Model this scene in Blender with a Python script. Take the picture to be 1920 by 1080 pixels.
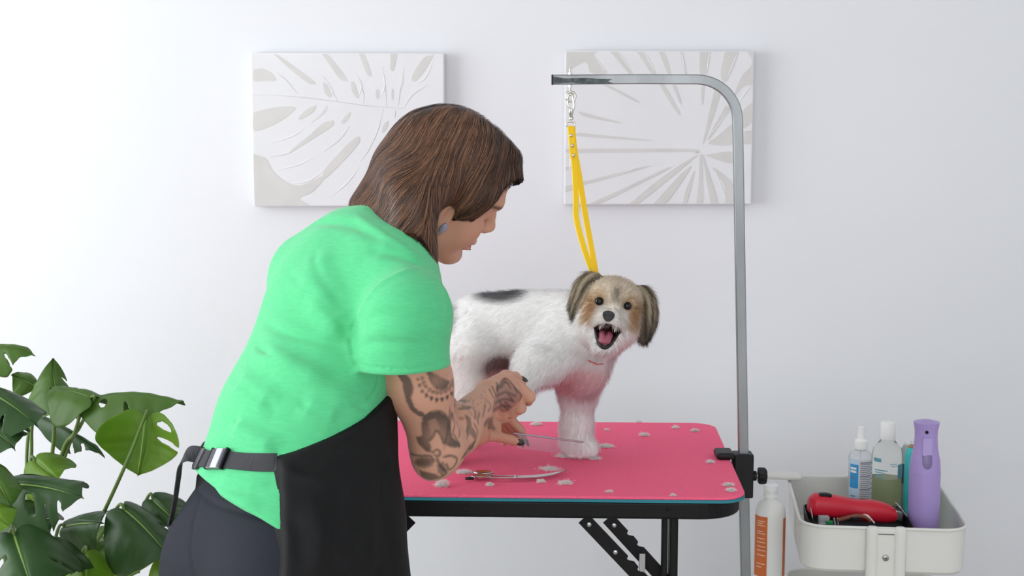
import bpy, bmesh, math, random
import numpy as np
from mathutils import Vector, Matrix
from mathutils.bvhtree import BVHTree
import openvdb

for _o in list(bpy.data.objects):
    bpy.data.objects.remove(_o)
SC = bpy.context.scene
COL = SC.collection
random.seed(7)
RNG = np.random.default_rng(7)

# ------------------------------------------------------------------ camera
FPX = 2800.0
PITCH = math.atan(340 / FPX)
CAMZ = 1.545
cam = bpy.data.cameras.new('camera')
cam.lens = FPX / 1920 * 36
cam.sensor_width = 36
cam.clip_start = 0.05
cam_o = bpy.data.objects.new('camera', cam)
COL.objects.link(cam_o)
cam_o.location = (0, 0, CAMZ)
cam_o.rotation_euler = (math.pi / 2 - PITCH, 0, 0)
cam.dof.use_dof = True
cam.dof.focus_distance = 2.75
cam.dof.aperture_fstop = 11
SC.camera = cam_o

# ------------------------------------------------------------------ light
SC.view_settings.view_transform = 'Standard'
SC.view_settings.look = 'None'
SC.view_settings.gamma = 1
SC.view_settings.use_curve_mapping = False
SC.view_settings.exposure = 0.0
wd = bpy.data.worlds.new('sky')
SC.world = wd
wd.use_nodes = True
wd.node_tree.nodes['Background'].inputs[0].default_value = (0.80, 0.90, 1.0, 1)
wd.node_tree.nodes['Background'].inputs[1].default_value = 1.0


def area(name, loc, target, sx, sy, power, color):
    d = bpy.data.lights.new(name, 'AREA')
    d.shape = 'RECTANGLE'; d.size = sx; d.size_y = sy
    d.energy = power; d.color = color
    o = bpy.data.objects.new(name, d)
    COL.objects.link(o)
    o.location = loc
    o.rotation_euler = (Vector(target) - Vector(loc)).to_track_quat('-Z', 'Y').to_euler()
    return o


XL, XR, YB, YF, ZC = -3.3, 2.0, 3.97, -2.2, 2.7
# daylight at the left window; unseen window light added behind the camera as fill
area('window_daylight_left', (XL - 0.04, 1.75, 1.55), (1.0, 1.75, 1.5), 2.9, 1.9, 100, (0.955, 0.975, 1.0))
area('fill_light_rear', (-0.1, YF + 0.06, 1.6), (0.1, 3.0, 1.5), 3.6, 1.8, 54, (0.97, 0.98, 1.0))

# ------------------------------------------------------------------ helpers
SP, CP = math.sin(PITCH), math.cos(PITCH)


def W(px, py, Y):
    """Point at room depth Y that stands at this place of the 1920x1080 picture."""
    u = (px - 960) / FPX; v = (540 - py) / FPX
    dy = CP + v * SP; dz = -SP + v * CP
    t = Y / dy
    return np.array([u * t, Y, CAMZ + dz * t])


def V(*a):
    return np.array(a, dtype=float)


def nrm(v):
    v = np.asarray(v, float)
    return v / (np.linalg.norm(v) + 1e-12)


def lin(r, g, b):
    def c(x):
        x = x / 255.0
        return x / 12.92 if x <= 0.04045 else ((x + 0.055) / 1.055) ** 2.4
    return (c(r), c(g), c(b))


MATS = {}


def mat(name, rgb=(0.8, 0.8, 0.8), rough=0.5, metal=0.0, spec=0.5, attr=None, noise=None, bump=None,
        trans=0.0, sss=0.0, ssscol=None, sheen=0.0, coat=0.0, translucent=0.0, ior=1.45, aniso=0.0, emit=None):
    if name in MATS:
        return MATS[name]
    m = bpy.data.materials.new(name)
    m.use_nodes = True
    nt = m.node_tree
    b = nt.nodes['Principled BSDF']
    b.inputs['Base Color'].default_value = (*rgb, 1)
    b.inputs['Roughness'].default_value = rough
    b.inputs['Metallic'].default_value = metal
    b.inputs['Specular IOR Level'].default_value = spec
    b.inputs['Transmission Weight'].default_value = trans
    b.inputs['IOR'].default_value = ior
    b.inputs['Sheen Weight'].default_value = sheen
    b.inputs['Coat Weight'].default_value = coat
    b.inputs['Anisotropic'].default_value = aniso
    if sss:
        b.inputs['Subsurface Weight'].default_value = sss
        b.inputs['Subsurface Radius'].default_value = ssscol or (0.012, 0.005, 0.003)
        b.inputs['Subsurface Scale'].default_value = 1.0
    src = None
    if attr:
        a = nt.nodes.new('ShaderNodeAttribute'); a.attribute_name = attr
        src = a.outputs['Color']
    if noise:   # (scale, amount, stretch vec, detail)
        tc = nt.nodes.new('ShaderNodeTexCoord')
        mp = nt.nodes.new('ShaderNodeMapping')
        mp.inputs['Scale'].default_value = noise[2] if len(noise) > 2 else (1, 1, 1)
        nt.links.new(tc.outputs['Object'], mp.inputs[0])
        nz = nt.nodes.new('ShaderNodeTexNoise')
        nz.inputs['Scale'].default_value = noise[0]
        nz.inputs['Detail'].default_value = noise[3] if len(noise) > 3 else 4
        nt.links.new(mp.outputs[0], nz.inputs[0])
        mr = nt.nodes.new('ShaderNodeMapRange')
        mr.inputs[1].default_value = 0.3; mr.inputs[2].default_value = 0.7
        mr.inputs[3].default_value = 1 - noise[1]; mr.inputs[4].default_value = 1 + noise[1]
        nt.links.new(nz.outputs[0], mr.inputs[0])
        mx = nt.nodes.new('ShaderNodeVectorMath'); mx.operation = 'SCALE'
        if src:
            nt.links.new(src, mx.inputs[0])
        else:
            mx.inputs[0].default_value = rgb
        nt.links.new(mr.outputs[0], mx.inputs['Scale'])
        src = mx.outputs[0]
    if src:
        nt.links.new(src, b.inputs['Base Color'])
    if bump:    # (scale, strength, distance, stretch)
        tc = nt.nodes.new('ShaderNodeTexCoord')
        mp = nt.nodes.new('ShaderNodeMapping')
        mp.inputs['Scale'].default_value = bump[3] if len(bump) > 3 else (1, 1, 1)
        nt.links.new(tc.outputs['Object'], mp.inputs[0])
        nz = nt.nodes.new('ShaderNodeTexNoise')
        nz.inputs['Scale'].default_value = bump[0]; nz.inputs['Detail'].default_value = 3
        nt.links.new(mp.outputs[0], nz.inputs[0])
        bp = nt.nodes.new('ShaderNodeBump')
        bp.inputs['Strength'].default_value = bump[1]; bp.inputs['Distance'].default_value = bump[2]
        nt.links.new(nz.outputs[0], bp.inputs['Height'])
        nt.links.new(bp.outputs[0], b.inputs['Normal'])
    if translucent:
        out = nt.nodes['Material Output']
        tr = nt.nodes.new('ShaderNodeBsdfTranslucent')
        if src:
            nt.links.new(src, tr.inputs[0])
        else:
            tr.inputs[0].default_value = (*rgb, 1)
        ms = nt.nodes.new('ShaderNodeMixShader'); ms.inputs[0].default_value = translucent
        nt.links.new(b.outputs[0], ms.inputs[1]); nt.links.new(tr.outputs[0], ms.inputs[2])
        nt.links.new(ms.outputs[0], out.inputs[0])
    if emit:
        b.inputs['Emission Color'].default_value = (*rgb, 1); b.inputs['Emission Strength'].default_value = emit
    MATS[name] = m
    return m


def link(name, me, material=None, parent=None, smooth=True, label=None, cat=None, group=None, kind=None):
    o = bpy.data.objects.new(name, me)
    COL.objects.link(o)
    if material is not None and len(me.materials) == 0:
        me.materials.append(material)
    if smooth and len(me.polygons):
        me.polygons.foreach_set('use_smooth', np.ones(len(me.polygons), dtype=bool))
    if parent is not None:
        o.parent = parent
        o.matrix_parent_inverse = Matrix.Translation(-Vector(parent.location)) if parent.parent is None else Matrix()
    tag(o, label, cat, group, kind)
    return o


def tag(o, label=None, cat=None, group=None, kind=None):
    if label: o['label'] = label
    if cat: o['category'] = cat
    if group: o['group'] = group
    if kind: o['kind'] = kind
    return o


def thing(name, loc, label, cat, group=None):
    o = bpy.data.objects.new(name, None)
    COL.objects.link(o)
    o.location = tuple(float(x) for x in loc)
    o.empty_display_size = 0.05
    return tag(o, label, cat, group)


def mesh(name, verts, faces, color=None):
    me = bpy.data.meshes.new(name)
    if isinstance(verts, np.ndarray):
        verts = np.ascontiguousarray(verts, dtype=np.float64)
        me.from_pydata(verts.tolist() if len(verts) < 4000 else [], [], faces if len(verts) < 4000 and not isinstance(faces, np.ndarray) else (faces.tolist() if len(verts) < 4000 else []))
        if len(verts) >= 4000:
            return big_mesh(me, verts, np.asarray(faces), color)
    else:
        me.from_pydata([tuple(v) for v in verts], [], faces)
    if color is not None:
        paint(me, color)
    me.update()
    return me


def big_mesh(me, verts, faces, color=None):
    n, k = faces.shape
    me.vertices.add(len(verts))
    me.vertices.foreach_set('co', verts.astype(np.float32).ravel())
    me.loops.add(n * k)
    me.loops.foreach_set('vertex_index', faces.astype(np.int32).ravel())
    me.polygons.add(n)
    me.polygons.foreach_set('loop_start', (np.arange(n) * k).astype(np.int32))
    me.update(calc_edges=True)
    me.validate()
    if color is not None:
        paint(me, color)
    return me


def paint(me, color, name='Col'):
    at = me.color_attributes.new(name, 'FLOAT_COLOR', 'POINT')
    c = np.ones((len(me.vertices), 4), np.float32)
    c[:, :3] = color
    at.data.foreach_set('color', c.ravel())


class MB:
    """Collects simple shapes into one mesh."""
    def __init__(s):
        s.v = []; s.f = []

    def add(s, v, f):
        n = len(s.v)
        s.v += [tuple(float(q) for q in p) for p in v]
        s.f += [tuple(i + n for i in q) for q in f]
        return s

    def box(s, lo, hi, M=None):
        x0, y0, z0 = lo; x1, y1, z1 = hi
        v = [(x0, y0, z0), (x1, y0, z0), (x1, y1, z0), (x0, y1, z0), (x0, y0, z1), (x1, y0, z1), (x1, y1, z1), (x0, y1, z1)]
        if M is not None:
            v = [tuple(M @ Vector(p)) for p in v]
        return s.add(v, [(0, 3, 2, 1), (4, 5, 6, 7), (0, 1, 5, 4), (1, 2, 6, 5), (2, 3, 7, 6), (3, 0, 4, 7)])

    def loft(s, rings, cap=True, close=True):
        n = len(rings[0]); v = [p for r in rings for p in r]; f = []
        for i in range(len(rings) - 1):
            for j in range(n if close else n - 1):
                a = i * n + j; b = i * n + (j + 1) % n
                f.append((a, b, b + n, a + n))
        if cap:
            f.append(tuple(range(n - 1, -1, -1)))
            f.append(tuple(range((len(rings) - 1) * n, len(rings) * n)))
        return s.add(v, f)

    def lathe(s, prof, c=(0, 0, 0), n=32, axis=(0, 0, 1), cap=True):
        A = nrm(axis); ref = V(1, 0, 0) if abs(A[0]) < 0.9 else V(0, 1, 0)
        X = nrm(np.cross(ref, A)); Yv = np.cross(A, X); c = np.asarray(c, float)
        rings = [[c + A * h + r * (X * math.cos(t) + Yv * math.sin(t)) for t in np.linspace(0, 2 * math.pi, n, endpoint=False)] for r, h in prof]
        return s.loft(rings, cap)

    def tube(s, path, r, n=10, cap=True, flat=None):
        P = [np.asarray(p, float) for p in path]
        rr = r if hasattr(r, '__len__') else [r] * len(P)
        T = [nrm(P[min(i + 1, len(P) - 1)] - P[max(i - 1, 0)]) for i in range(len(P))]
        ref = V(0, 0, 1) if abs(T[0][2]) < 0.9 else V(1, 0, 0)
        N = nrm(np.cross(T[0], ref)); rings = []
        for i, p in enumerate(P):
            N = nrm(N - T[i] * np.dot(N, T[i])); B = np.cross(T[i], N)
            fl = 1 if flat is None else flat
            rings.append([p + rr[i] * (N * math.cos(t) + fl * B * math.sin(t)) for t in np.linspace(0, 2 * math.pi, n, endpoint=False)])
        return s.loft(rings, cap)

    def rect_sweep(s, path, w, h, side, cap=True):
        """Rectangular bar along a path; side: direction of the width w."""
        P = [np.asarray(p, float) for p in path]; rings = []
        for i, p in enumerate(P):
            t = nrm(P[min(i + 1, len(P) - 1)] - P[max(i - 1, 0)])
            S_ = side[i] if isinstance(side, list) else side
            S = nrm(np.asarray(S_, float) - t * np.dot(S_, t)); B = np.cross(t, S)
            rings.append([p + S * w / 2 * a + B * h / 2 * b for a, b in ((-1, -1), (1, -1), (1, 1), (-1, 1))])
        return s.loft(rings, cap)

    def prism(s, pts, z0, z1, M=None):
        n = len(pts)
        v = [(x, y, z0) for x, y in pts] + [(x, y, z1) for x, y in pts]
        if M is not None:
            v = [tuple(M @ Vector(p)) for p in v]
        f = [tuple(range(n - 1, -1, -1)), tuple(range(n, 2 * n))] + [(i, (i + 1) % n, n + (i + 1) % n, n + i) for i in range(n)]
        return s.add(v, f)

    def build(s, name, material, parent=None, smooth=False, bevel=0, seg=2, auto=None, **kw):
        me = bpy.data.meshes.new(name)
        me.from_pydata(s.v, [], s.f)
        me.update()
        bm = bmesh.new(); bm.from_mesh(me)
        bmesh.ops.recalc_face_normals(bm, faces=bm.faces)
        bm.to_mesh(me); bm.free()
        o = link(name, me, material, parent, smooth, **kw)
        if bevel:
            md = o.modifiers.new('bevel', 'BEVEL'); md.width = bevel; md.segments = seg; md.limit_method = 'ANGLE'; md.angle_limit = 0.7
            md.harden_normals = False
        if smooth and auto is not None:
            me.set_sharp_from_angle(angle=auto)
        return o


def rrect(x0, y0, x1, y1, r, n=8):
    pts = []
    for cx, cy, a in ((x1 - r, y0 + r, -90), (x1 - r, y1 - r, 0), (x0 + r, y1 - r, 90), (x0 + r, y0 + r, 180)):
        for i in range(n + 1):
            t = math.radians(a + 90 * i / n)
            pts.append((cx + r * math.cos(t), cy + r * math.sin(t)))
    return pts


def spline(pts, n=12):
    """Catmull-Rom through the points."""
    P = np.array([np.asarray(p, float) for p in pts]); out = []
    Q = np.vstack([2 * P[0] - P[1], P, 2 * P[-1] - P[-2]])
    for i in range(1, len(Q) - 2):
        for t in np.linspace(0, 1, n, endpoint=False):
            a, b, c, d = Q[i - 1], Q[i], Q[i + 1], Q[i + 2]
            out.append(0.5 * (2 * b + (c - a) * t + (2 * a - 5 * b + 4 * c - d) * t * t + (3 * b - a - 3 * c + d) * t ** 3))
    out.append(P[-1])
    return np.array(out)


# --------------------------------------------------- distance-field sculpting
class Field:
    def __init__(s, lo, hi, h):
        lo, hi = np.minimum(lo, hi), np.maximum(lo, hi)
        s.lo = np.asarray(lo, float); s.h = h
        s.n = np.ceil((np.asarray(hi) - s.lo) / h).astype(int) + 1
        s.D = np.full(s.n, 0.06, np.float32)

    def region(s, lo, hi):
        i0 = np.clip(np.floor((np.asarray(lo) - s.lo) / s.h).astype(int), 0, s.n)
        i1 = np.clip(np.ceil((np.asarray(hi) - s.lo) / s.h).astype(int) + 1, 0, s.n)
        sl = tuple(slice(a, b) for a, b in zip(i0, i1))
        ax = [(s.lo[k] + s.h * np.arange(i0[k], i1[k])).astype(np.float32) for k in range(3)]
        return sl, ax[0][:, None, None], ax[1][None, :, None], ax[2][None, None, :]

    def comb(s, sl, d, k, mode):
        A = s.D[sl]
        if A.size == 0:
            return
        if mode == 'add':
            if k > 0:
                hh = np.maximum(k - np.abs(A - d), 0) / k
                s.D[sl] = np.minimum(A, d) - hh * hh * k * 0.25
            else:
                s.D[sl] = np.minimum(A, d)
        else:   # subtract
            d = -d
            if k > 0:
                hh = np.maximum(k - np.abs(A - d), 0) / k
                s.D[sl] = np.maximum(A, d) + hh * hh * k * 0.25
            else:
                s.D[sl] = np.maximum(A, d)

    def cone(s, a, b, ra, rb=None, k=0.01, mode='add'):
        a = np.asarray(a, float); b = np.asarray(b, float); rb = ra if rb is None else rb
        m = max(ra, rb) + k + 3 * s.h
        sl, x, y, z = s.region(np.minimum(a, b) - m, np.maximum(a, b) + m)
        ab = b - a; L2 = float(ab @ ab) + 1e-12
        t = np.clip(((x - a[0]) * ab[0] + (y - a[1]) * ab[1] + (z - a[2]) * ab[2]) / L2, 0, 1)
        d = np.sqrt((x - a[0] - t * ab[0]) ** 2 + (y - a[1] - t * ab[1]) ** 2 + (z - a[2] - t * ab[2]) ** 2) - (ra + (rb - ra) * t)
        s.comb(sl, d.astype(np.float32), k, mode)
        return s

    def chain(s, pts, rad, k=0.01, mode='add'):
        for i in range(len(pts) - 1):
            s.cone(pts[i], pts[i + 1], rad[i], rad[i + 1], k, mode)
        return s

    def ell(s, c, r, axes=None, k=0.01, mode='add'):
        c = np.asarray(c, float)
        A = np.eye(3) if axes is None else np.array([nrm(q) for q in axes])
        m = max(r) + k + 3 * s.h
        sl, x, y, z = s.region(c - m, c + m)
        x = x - c[0]; y = y - c[1]; z = z - c[2]
        k0 = 0; k1 = 0
        for q, rr in zip(A, r):
            l = (x * q[0] + y * q[1] + z * q[2]) / rr
            k0 = k0 + l * l; k1 = k1 + (l / rr) ** 2
        k0 = np.sqrt(k0); k1 = np.sqrt(k1) + 1e-6
        s.comb(sl, (k0 * (k0 - 1) / k1).astype(np.float32), k, mode)
        return s

    def cut(s, p, n, k=0.0):
        """Remove everything on the side n points to."""
        n = nrm(n)
        x, y, z = s.region(s.lo, s.lo + s.n * s.h)[1:]
        d = (x - p[0]) * n[0] + (y - p[1]) * n[1] + (z - p[2]) * n[2]
        sl = tuple(slice(0, q) for q in s.n)
        if k:
            A = s.D; d = np.broadcast_to(d, A.shape)
            hh = np.maximum(k - np.abs(A - d), 0) / k
            s.D = (np.maximum(A, d) + hh * hh * k * 0.25).astype(np.float32)
        else:
            s.D = np.maximum(s.D, d).astype(np.float32)
        return s

    def mesh(s, iso=0.0):
        g = openvdb.FloatGrid(0.06)
        g.copyFromArray(np.ascontiguousarray(s.D))
        pts, quads = g.convertToQuads(iso)
        pts = pts.astype(np.float64) * s.h + s.lo
        q = quads.astype(np.int64)
        # outward winding
        e1 = pts[q[:, 1]] - pts[q[:, 0]]; e2 = pts[q[:, 3]] - pts[q[:, 0]]
        nn = np.cross(e1, e2); c = pts[q].mean(1)
        g1 = s.sample(c + nn / (np.linalg.norm(nn, axis=1, keepdims=True) + 1e-12) * s.h)
        if (g1 > iso).mean() < 0.5:
            q = q[:, ::-1]
        return pts, q

    def sample(s, P):
        q = (np.asarray(P) - s.lo) / s.h
        i = np.clip(np.floor(q).astype(int), 0, s.n - 2); f = np.clip(q - i, 0, 1)
        out = 0
        for dx in (0, 1):
            for dy in (0, 1):
                for dz in (0, 1):
                    w = (f[:, 0] if dx else 1 - f[:, 0]) * (f[:, 1] if dy else 1 - f[:, 1]) * (f[:, 2] if dz else 1 - f[:, 2])
                    out = out + w * s.D[i[:, 0] + dx, i[:, 1] + dy, i[:, 2] + dz]
        return out

    def grad(s, P):
        P = np.asarray(P, float); e = s.h * 1.5
        g = np.stack([s.sample(P + np.eye(3)[k] * e) - s.sample(P - np.eye(3)[k] * e) for k in range(3)], 1)
        return g / (np.linalg.norm(g, axis=1, keepdims=True) + 1e-9)


def vnormals(v, f):
    e = np.cross(v[f[:, 2]] - v[f[:, 0]], v[f[:, 3 if f.shape[1] > 3 else 1]] - v[f[:, 1]] if f.shape[1] > 3 else v[f[:, 1]] - v[f[:, 0]])
    if f.shape[1] == 3:
        e = -e
    n = sum(scat(f[:, k], e, len(v)) for k in range(f.shape[1]))
    return n / (np.linalg.norm(n, axis=1, keepdims=True) + 1e-12)


def scat(i, w, n):
    """sum of the rows w at the indices i"""
    return np.stack([np.bincount(i, w[:, a], n) for a in range(3)], 1)


def laplace(v, f, it=1, lam=0.5):
    K_ = f.shape[1]; n = len(v)
    c = sum(np.bincount(f[:, k], minlength=n) for k in range(K_)) * 2
    for _ in range(it):
        s = 0
        for k in range(K_):
            s = s + scat(f[:, k], v[f[:, (k + 1) % K_]] + v[f[:, (k - 1) % K_]], n)
        v = v + lam * (s / np.maximum(c, 1)[:, None] - v)
    return v


def bvh(v, f):
    return BVHTree.FromPolygons(v.tolist(), np.asarray(f).tolist())


def hit(tree, px, py):
    o = Vector((0, 0, CAMZ)); d = Vector(W(px, py, 3.0)) - o
    r = tree.ray_cast(o, d.normalized())
    return (None, None) if r[0] is None else (np.array(r[0]), np.array(r[1]))


def segdist(P, line):
    """Distance of points to a polyline and the parameter 0..1 along it."""
    best = np.full(len(P), 1e9); par = np.zeros(len(P)); n = len(line) - 1
    for i in range(n):
        a, b = line[i], line[i + 1]; ab = b - a
        t = np.clip(((P - a) @ ab) / (ab @ ab + 1e-12), 0, 1)
        d = np.linalg.norm(P - a - t[:, None] * ab, axis=1)
        m = d < best
        best[m] = d[m]; par[m] = (i + t[m]) / n
    return best, par


def crease(v, nor, line, width, depth, taper=True):
    """Press a fold (depth<0) or raise a ridge (depth>0) along a 3-D polyline on the surface."""
    lo = line.min(0) - 3 * width; hi = line.max(0) + 3 * width
    m = np.where(((v > lo) & (v < hi)).all(1))[0]
    if len(m) == 0:
        return
    d, t = segdist(v[m], line)
    a = np.exp(-(d / width) ** 2) * depth
    if taper:
        a *= np.clip(np.minimum(t, 1 - t) * 4, 0, 1)
    v[m] += nor[m] * a[:, None]


def trace(tree, pix, n=8, off=0.0):
    out = []
    P = spline([V(a, b, 0) for a, b in pix], n)
    for p in P:
        h_, nn = hit(tree, p[0], p[1])
        if h_ is not None:
            if nn is not None and off:
                h_ = h_ + nn * off
            out.append(h_)
    return np.array(out)


def inpoly(x, z, poly):
    poly = np.asarray(poly); c = np.zeros(len(x), bool); n = len(poly); j = n - 1
    for i in range(n):
        xi, zi = poly[i]; xj, zj = poly[j]
        m = ((zi > z) != (zj > z)) & (x < (xj - xi) * (z - zi) / (zj - zi + 1e-12) + xi)
        c ^= m; j = i
    return c


def strand_mesh(name, P, Wd, side, col):
    """P (n,k,3) strand points, Wd (n,k) half widths, side (n,k,3) width directions, col (n,3) or (n,k,3)."""
    n, k, _ = P.shape
    A = P - side * Wd[..., None]; B = P + side * Wd[..., None]
    v = np.stack([A, B], 2).reshape(-1, 3)                 # n,k,2
    base = (np.arange(n) * k * 2)[:, None] + (np.arange(k - 1) * 2)[None]
    f = np.stack([base, base + 1, base + 3, base + 2], -1).reshape(-1, 4)
    if col.ndim == 2:
        col = np.repeat(col[:, None], k, 1)
    c = np.repeat(col.reshape(-1, 3), 2, 0)
    me = bpy.data.meshes.new(name)
    big_mesh(me, v, f, c)
    return me


def sample_faces(v, f, n, weight=None):
    a = np.linalg.norm(np.cross(v[f[:, 2]] - v[f[:, 0]], v[f[:, 3]] - v[f[:, 1]]), axis=1) / 2
    if weight is not None:
        a = a * weight
    i = RNG.choice(len(f), n, p=a / a.sum())
    s, t = RNG.random(n)[:, None], RNG.random(n)[:, None]
    q = f[i]
    return (v[q[:, 0]] * (1 - s) + v[q[:, 1]] * s) * (1 - t) + (v[q[:, 3]] * (1 - s) + v[q[:, 2]] * s) * t, i
# ------------------------------------------------------------------ the room
M_wall = mat('wall_paint', lin(227, 228, 231), 0.85, spec=0.2, bump=(220, 0.06, 0.002))
M_ceil = mat('ceiling_paint', lin(240, 240, 240), 0.9)
M_floor = mat('floor_vinyl', lin(188, 182, 172), 0.45, noise=(6, 0.12, (1, 8, 1)))
M_trim = mat('trim_paint', lin(238, 238, 236), 0.4)
T = 0.12
MB().box((XL - T, YB, 0), (XR + T, YB + T, ZC)).build('wall_back', M_wall, kind='structure')
MB().box((XR, YF, 0), (XR + T, YB, ZC)).build('wall_right', M_wall, kind='structure')
MB().box((XL - T, YF - T, -0.1), (XR + T, YB + T, 0)).build('floor', M_floor, kind='structure')
MB().box((XL - T, YF - T, ZC), (XR + T, YB + T, ZC + 0.1)).build('ceiling', M_ceil, kind='structure')


def holed(name, axis, pos, a0, a1, h0, h1, lo, hi):
    m = MB()
    def bx(p0, p1, q0, q1):
        if axis == 'x':
            m.box((pos - T, p0, q0), (pos, p1, q1))
        else:
            m.box((p0, pos - T, q0), (p1, pos, q1))
    bx(lo, hi, 0, h0); bx(lo, hi, h1, ZC); bx(lo, a0, h0, h1); bx(a1, hi, h0, h1)
    m.build(name, M_wall, kind='structure')


holed('wall_left', 'x', XL, 0.3, 3.2, 0.6, 2.5, YF, YB)
holed('wall_front', 'y', YF, -1.9, 1.7, 0.7, 2.5, XL, XR)
m = MB()
for z0, z1 in ((0.6, 0.66), (2.44, 2.5), (1.52, 1.56)):
    m.box((XL - 0.11, 0.3, z0), (XL - 0.06, 3.2, z1))
for y in (0.3, 1.72, 3.14):
    m.box((XL - 0.11, y, 0.6), (XL - 0.06, y + 0.06, 2.5))
m.build('window_1', M_trim, kind='structure')
m = MB()
for z0, z1 in ((0.7, 0.76), (2.44, 2.5)):
    m.box((-1.9, YF - 0.11, z0), (1.7, YF - 0.06, z1))
for x in (-1.9, -0.13, 1.64):
    m.box((x, YF - 0.11, 0.7), (x + 0.06, YF - 0.06, 2.5))
m.build('added_window_rear', M_trim, kind='structure')  # frame of the unseen rear window, added to go with the fill light
MB().box((XL, YB - 0.015, 0), (XR, YB, 0.09)).build('baseboard_back', M_trim, bevel=0.004, kind='structure')
MB().box((XR - 0.015, YF, 0), (XR, YB - 0.015, 0.09)).build('baseboard_right', M_trim, bevel=0.004, kind='structure')

# ------------------------------------------------------------------ wall canvases
M_canvas = mat('canvas_white', lin(224, 224, 226), 0.8, bump=(900, 0.15, 0.0006), noise=(7, 0.02))
M_taupe = mat('canvas_taupe_wash', lin(208, 206, 203), 0.8, bump=(900, 0.15, 0.0006), noise=(14, 0.04))
M_impasto = mat('canvas_impasto', lin(230, 230, 231), 0.5)
YC = 3.93


def canvas(x0, y0, x1, y1, label, patches, ridges, veins):
    c = [W(x0, y0, YC), W(x1, y0, YC), W(x1, y1, YC), W(x0, y1, YC)]
    ctr = sum(c) / 4
    o = thing('canvas_picture', (ctr[0], YC + 0.02, ctr[2]), label, 'picture')
    xa, xb = c[3][0], c[1][0]; za, zb = c[3][2], c[1][2]
    MB().box((xa, YC, za), (xb, YB - 0.0005, zb)).build('stretched_canvas', M_canvas, o, bevel=0.004, seg=3, smooth=True, auto=0.6)

    def cl(p):
        return (min(max(p[0], xa + 0.003), xb - 0.003), min(max(p[2], za + 0.003), zb - 0.003))
    for ip, pts in enumerate(patches):
        dp = 0.0005 + 0.00003 * ip
        q = [cl(p) for p in spline([W(a, b, YC) for a, b in pts] + [W(*pts[0], YC)], 6)[:-1]]
        mm = MB().add([(a, YC - dp, b) for a, b in q] + [(a, YC + 0.0005, b) for a, b in q],
                      [tuple(range(len(q)))] + [(i, (i + 1) % len(q), len(q) + (i + 1) % len(q), len(q) + i) for i in range(len(q))])
        mm.build('painted_patch', M_taupe, o)
    for lines, nm, M_, r in ((ridges, 'paint_ridge', M_impasto, 0.0014), (veins, 'painted_vein', M_taupe, 0.0011)):
        for pts in lines:
            P = spline([W(a, b, YC) for a, b in pts], 8)
            P = [V(cl(p)[0], YC, cl(p)[1]) for p in P]
            rr = [max(0.0005, r * min(1, 3 * min(i + 1, len(P) - i) / len(P))) for i in range(len(P))]
            MB().tube(P, rr, 6).build(nm, M_, o, smooth=True)
    return o


k = 400 / 1350
g = lambda *p: [(460 + x * k, 80 + y * k) for x, y in p]
canvas(475, 99, 833, 387, 'pale canvas of a slit-leaf plant partly behind the woman\'s hair', [
    g((52, 170), (110, 165), (170, 195), (195, 240), (120, 242), (52, 240)),
    g((180, 72), (215, 85), (430, 240), (425, 265), (380, 245), (280, 165)),
    g((485, 72), (525, 78), (640, 225), (630, 245), (590, 220), (540, 150)),
    g((720, 70), (750, 70), (795, 190), (790, 215), (765, 190)),
    g((918, 70), (958, 70), (942, 165), (930, 180), (918, 160)),
    g((1190, 80), (1130, 95), (1060, 200), (1055, 240), (1085, 238), (1140, 170)),
    g((490, 250), (515, 265), (545, 330), (530, 345), (500, 310)),
    g((665, 245), (690, 255), (715, 335), (705, 350), (675, 305)),
    g((828, 295), (845, 300), (846, 350), (832, 355), (824, 330)),
    g((925, 290), (936, 300), (935, 355), (925, 355)),
    g((52, 440), (180, 410), (300, 405), (310, 425), (230, 490), (130, 540), (52, 553)),
    g((450, 395), (425, 440), (350, 485), (340, 470), (400, 415)),
    g((665, 440), (655, 475), (615, 512), (608, 498), (635, 460)),
    g((555, 490), (545, 530), (400, 625), (290, 692), (300, 670), (400, 590), (490, 510)),
    g((720, 595), (715, 640), (600, 770), (500, 860), (505, 800), (620, 670), (690, 605)),
    g((905, 495), (900, 525), (875, 568), (863, 560), (880, 510)),
    g((52, 705), (130, 735), (190, 830), (330, 905), (500, 840), (430, 940), (340, 985), (390, 1035), (60, 1035)),
], [
    g((490, 215), (545, 290), (550, 350)), g((700, 190), (735, 270), (715, 350)), g((865, 150), (882, 270), (858, 345)),
    g((1002, 200), (985, 300)), g((1195, 100), (1140, 220), (1080, 260)), g((150, 640), (300, 590), (370, 545)),
    g((200, 805), (330, 775), (430, 730)), g((280, 890), (400, 875), (520, 790)), g((550, 970), (650, 880), (720, 790)),
    g((430, 500), (500, 440), (520, 405)),
], [
    g((52, 330), (300, 340), (560, 370), (780, 400), (1000, 415)), g((585, 370), (540, 290), (500, 220)),
    g((748, 385), (745, 310), (705, 200)), g((895, 405), (885, 280), (868, 160)), g((968, 405), (980, 300), (1005, 160)),
    g((1005, 410), (1060, 330), (1150, 270)), g((875, 415), (840, 550), (780, 680), (730, 750)), g((660, 530), (600, 610), (500, 690)),
    g((520, 395), (480, 450), (420, 505)), g((950, 425), (945, 480)), g((330, 320), (260, 240), (200, 190)), g((160, 720), (240, 710), (300, 690)),
])
g = lambda *p: [(1040 + x * k, 80 + y * k) for x, y in p]
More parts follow.
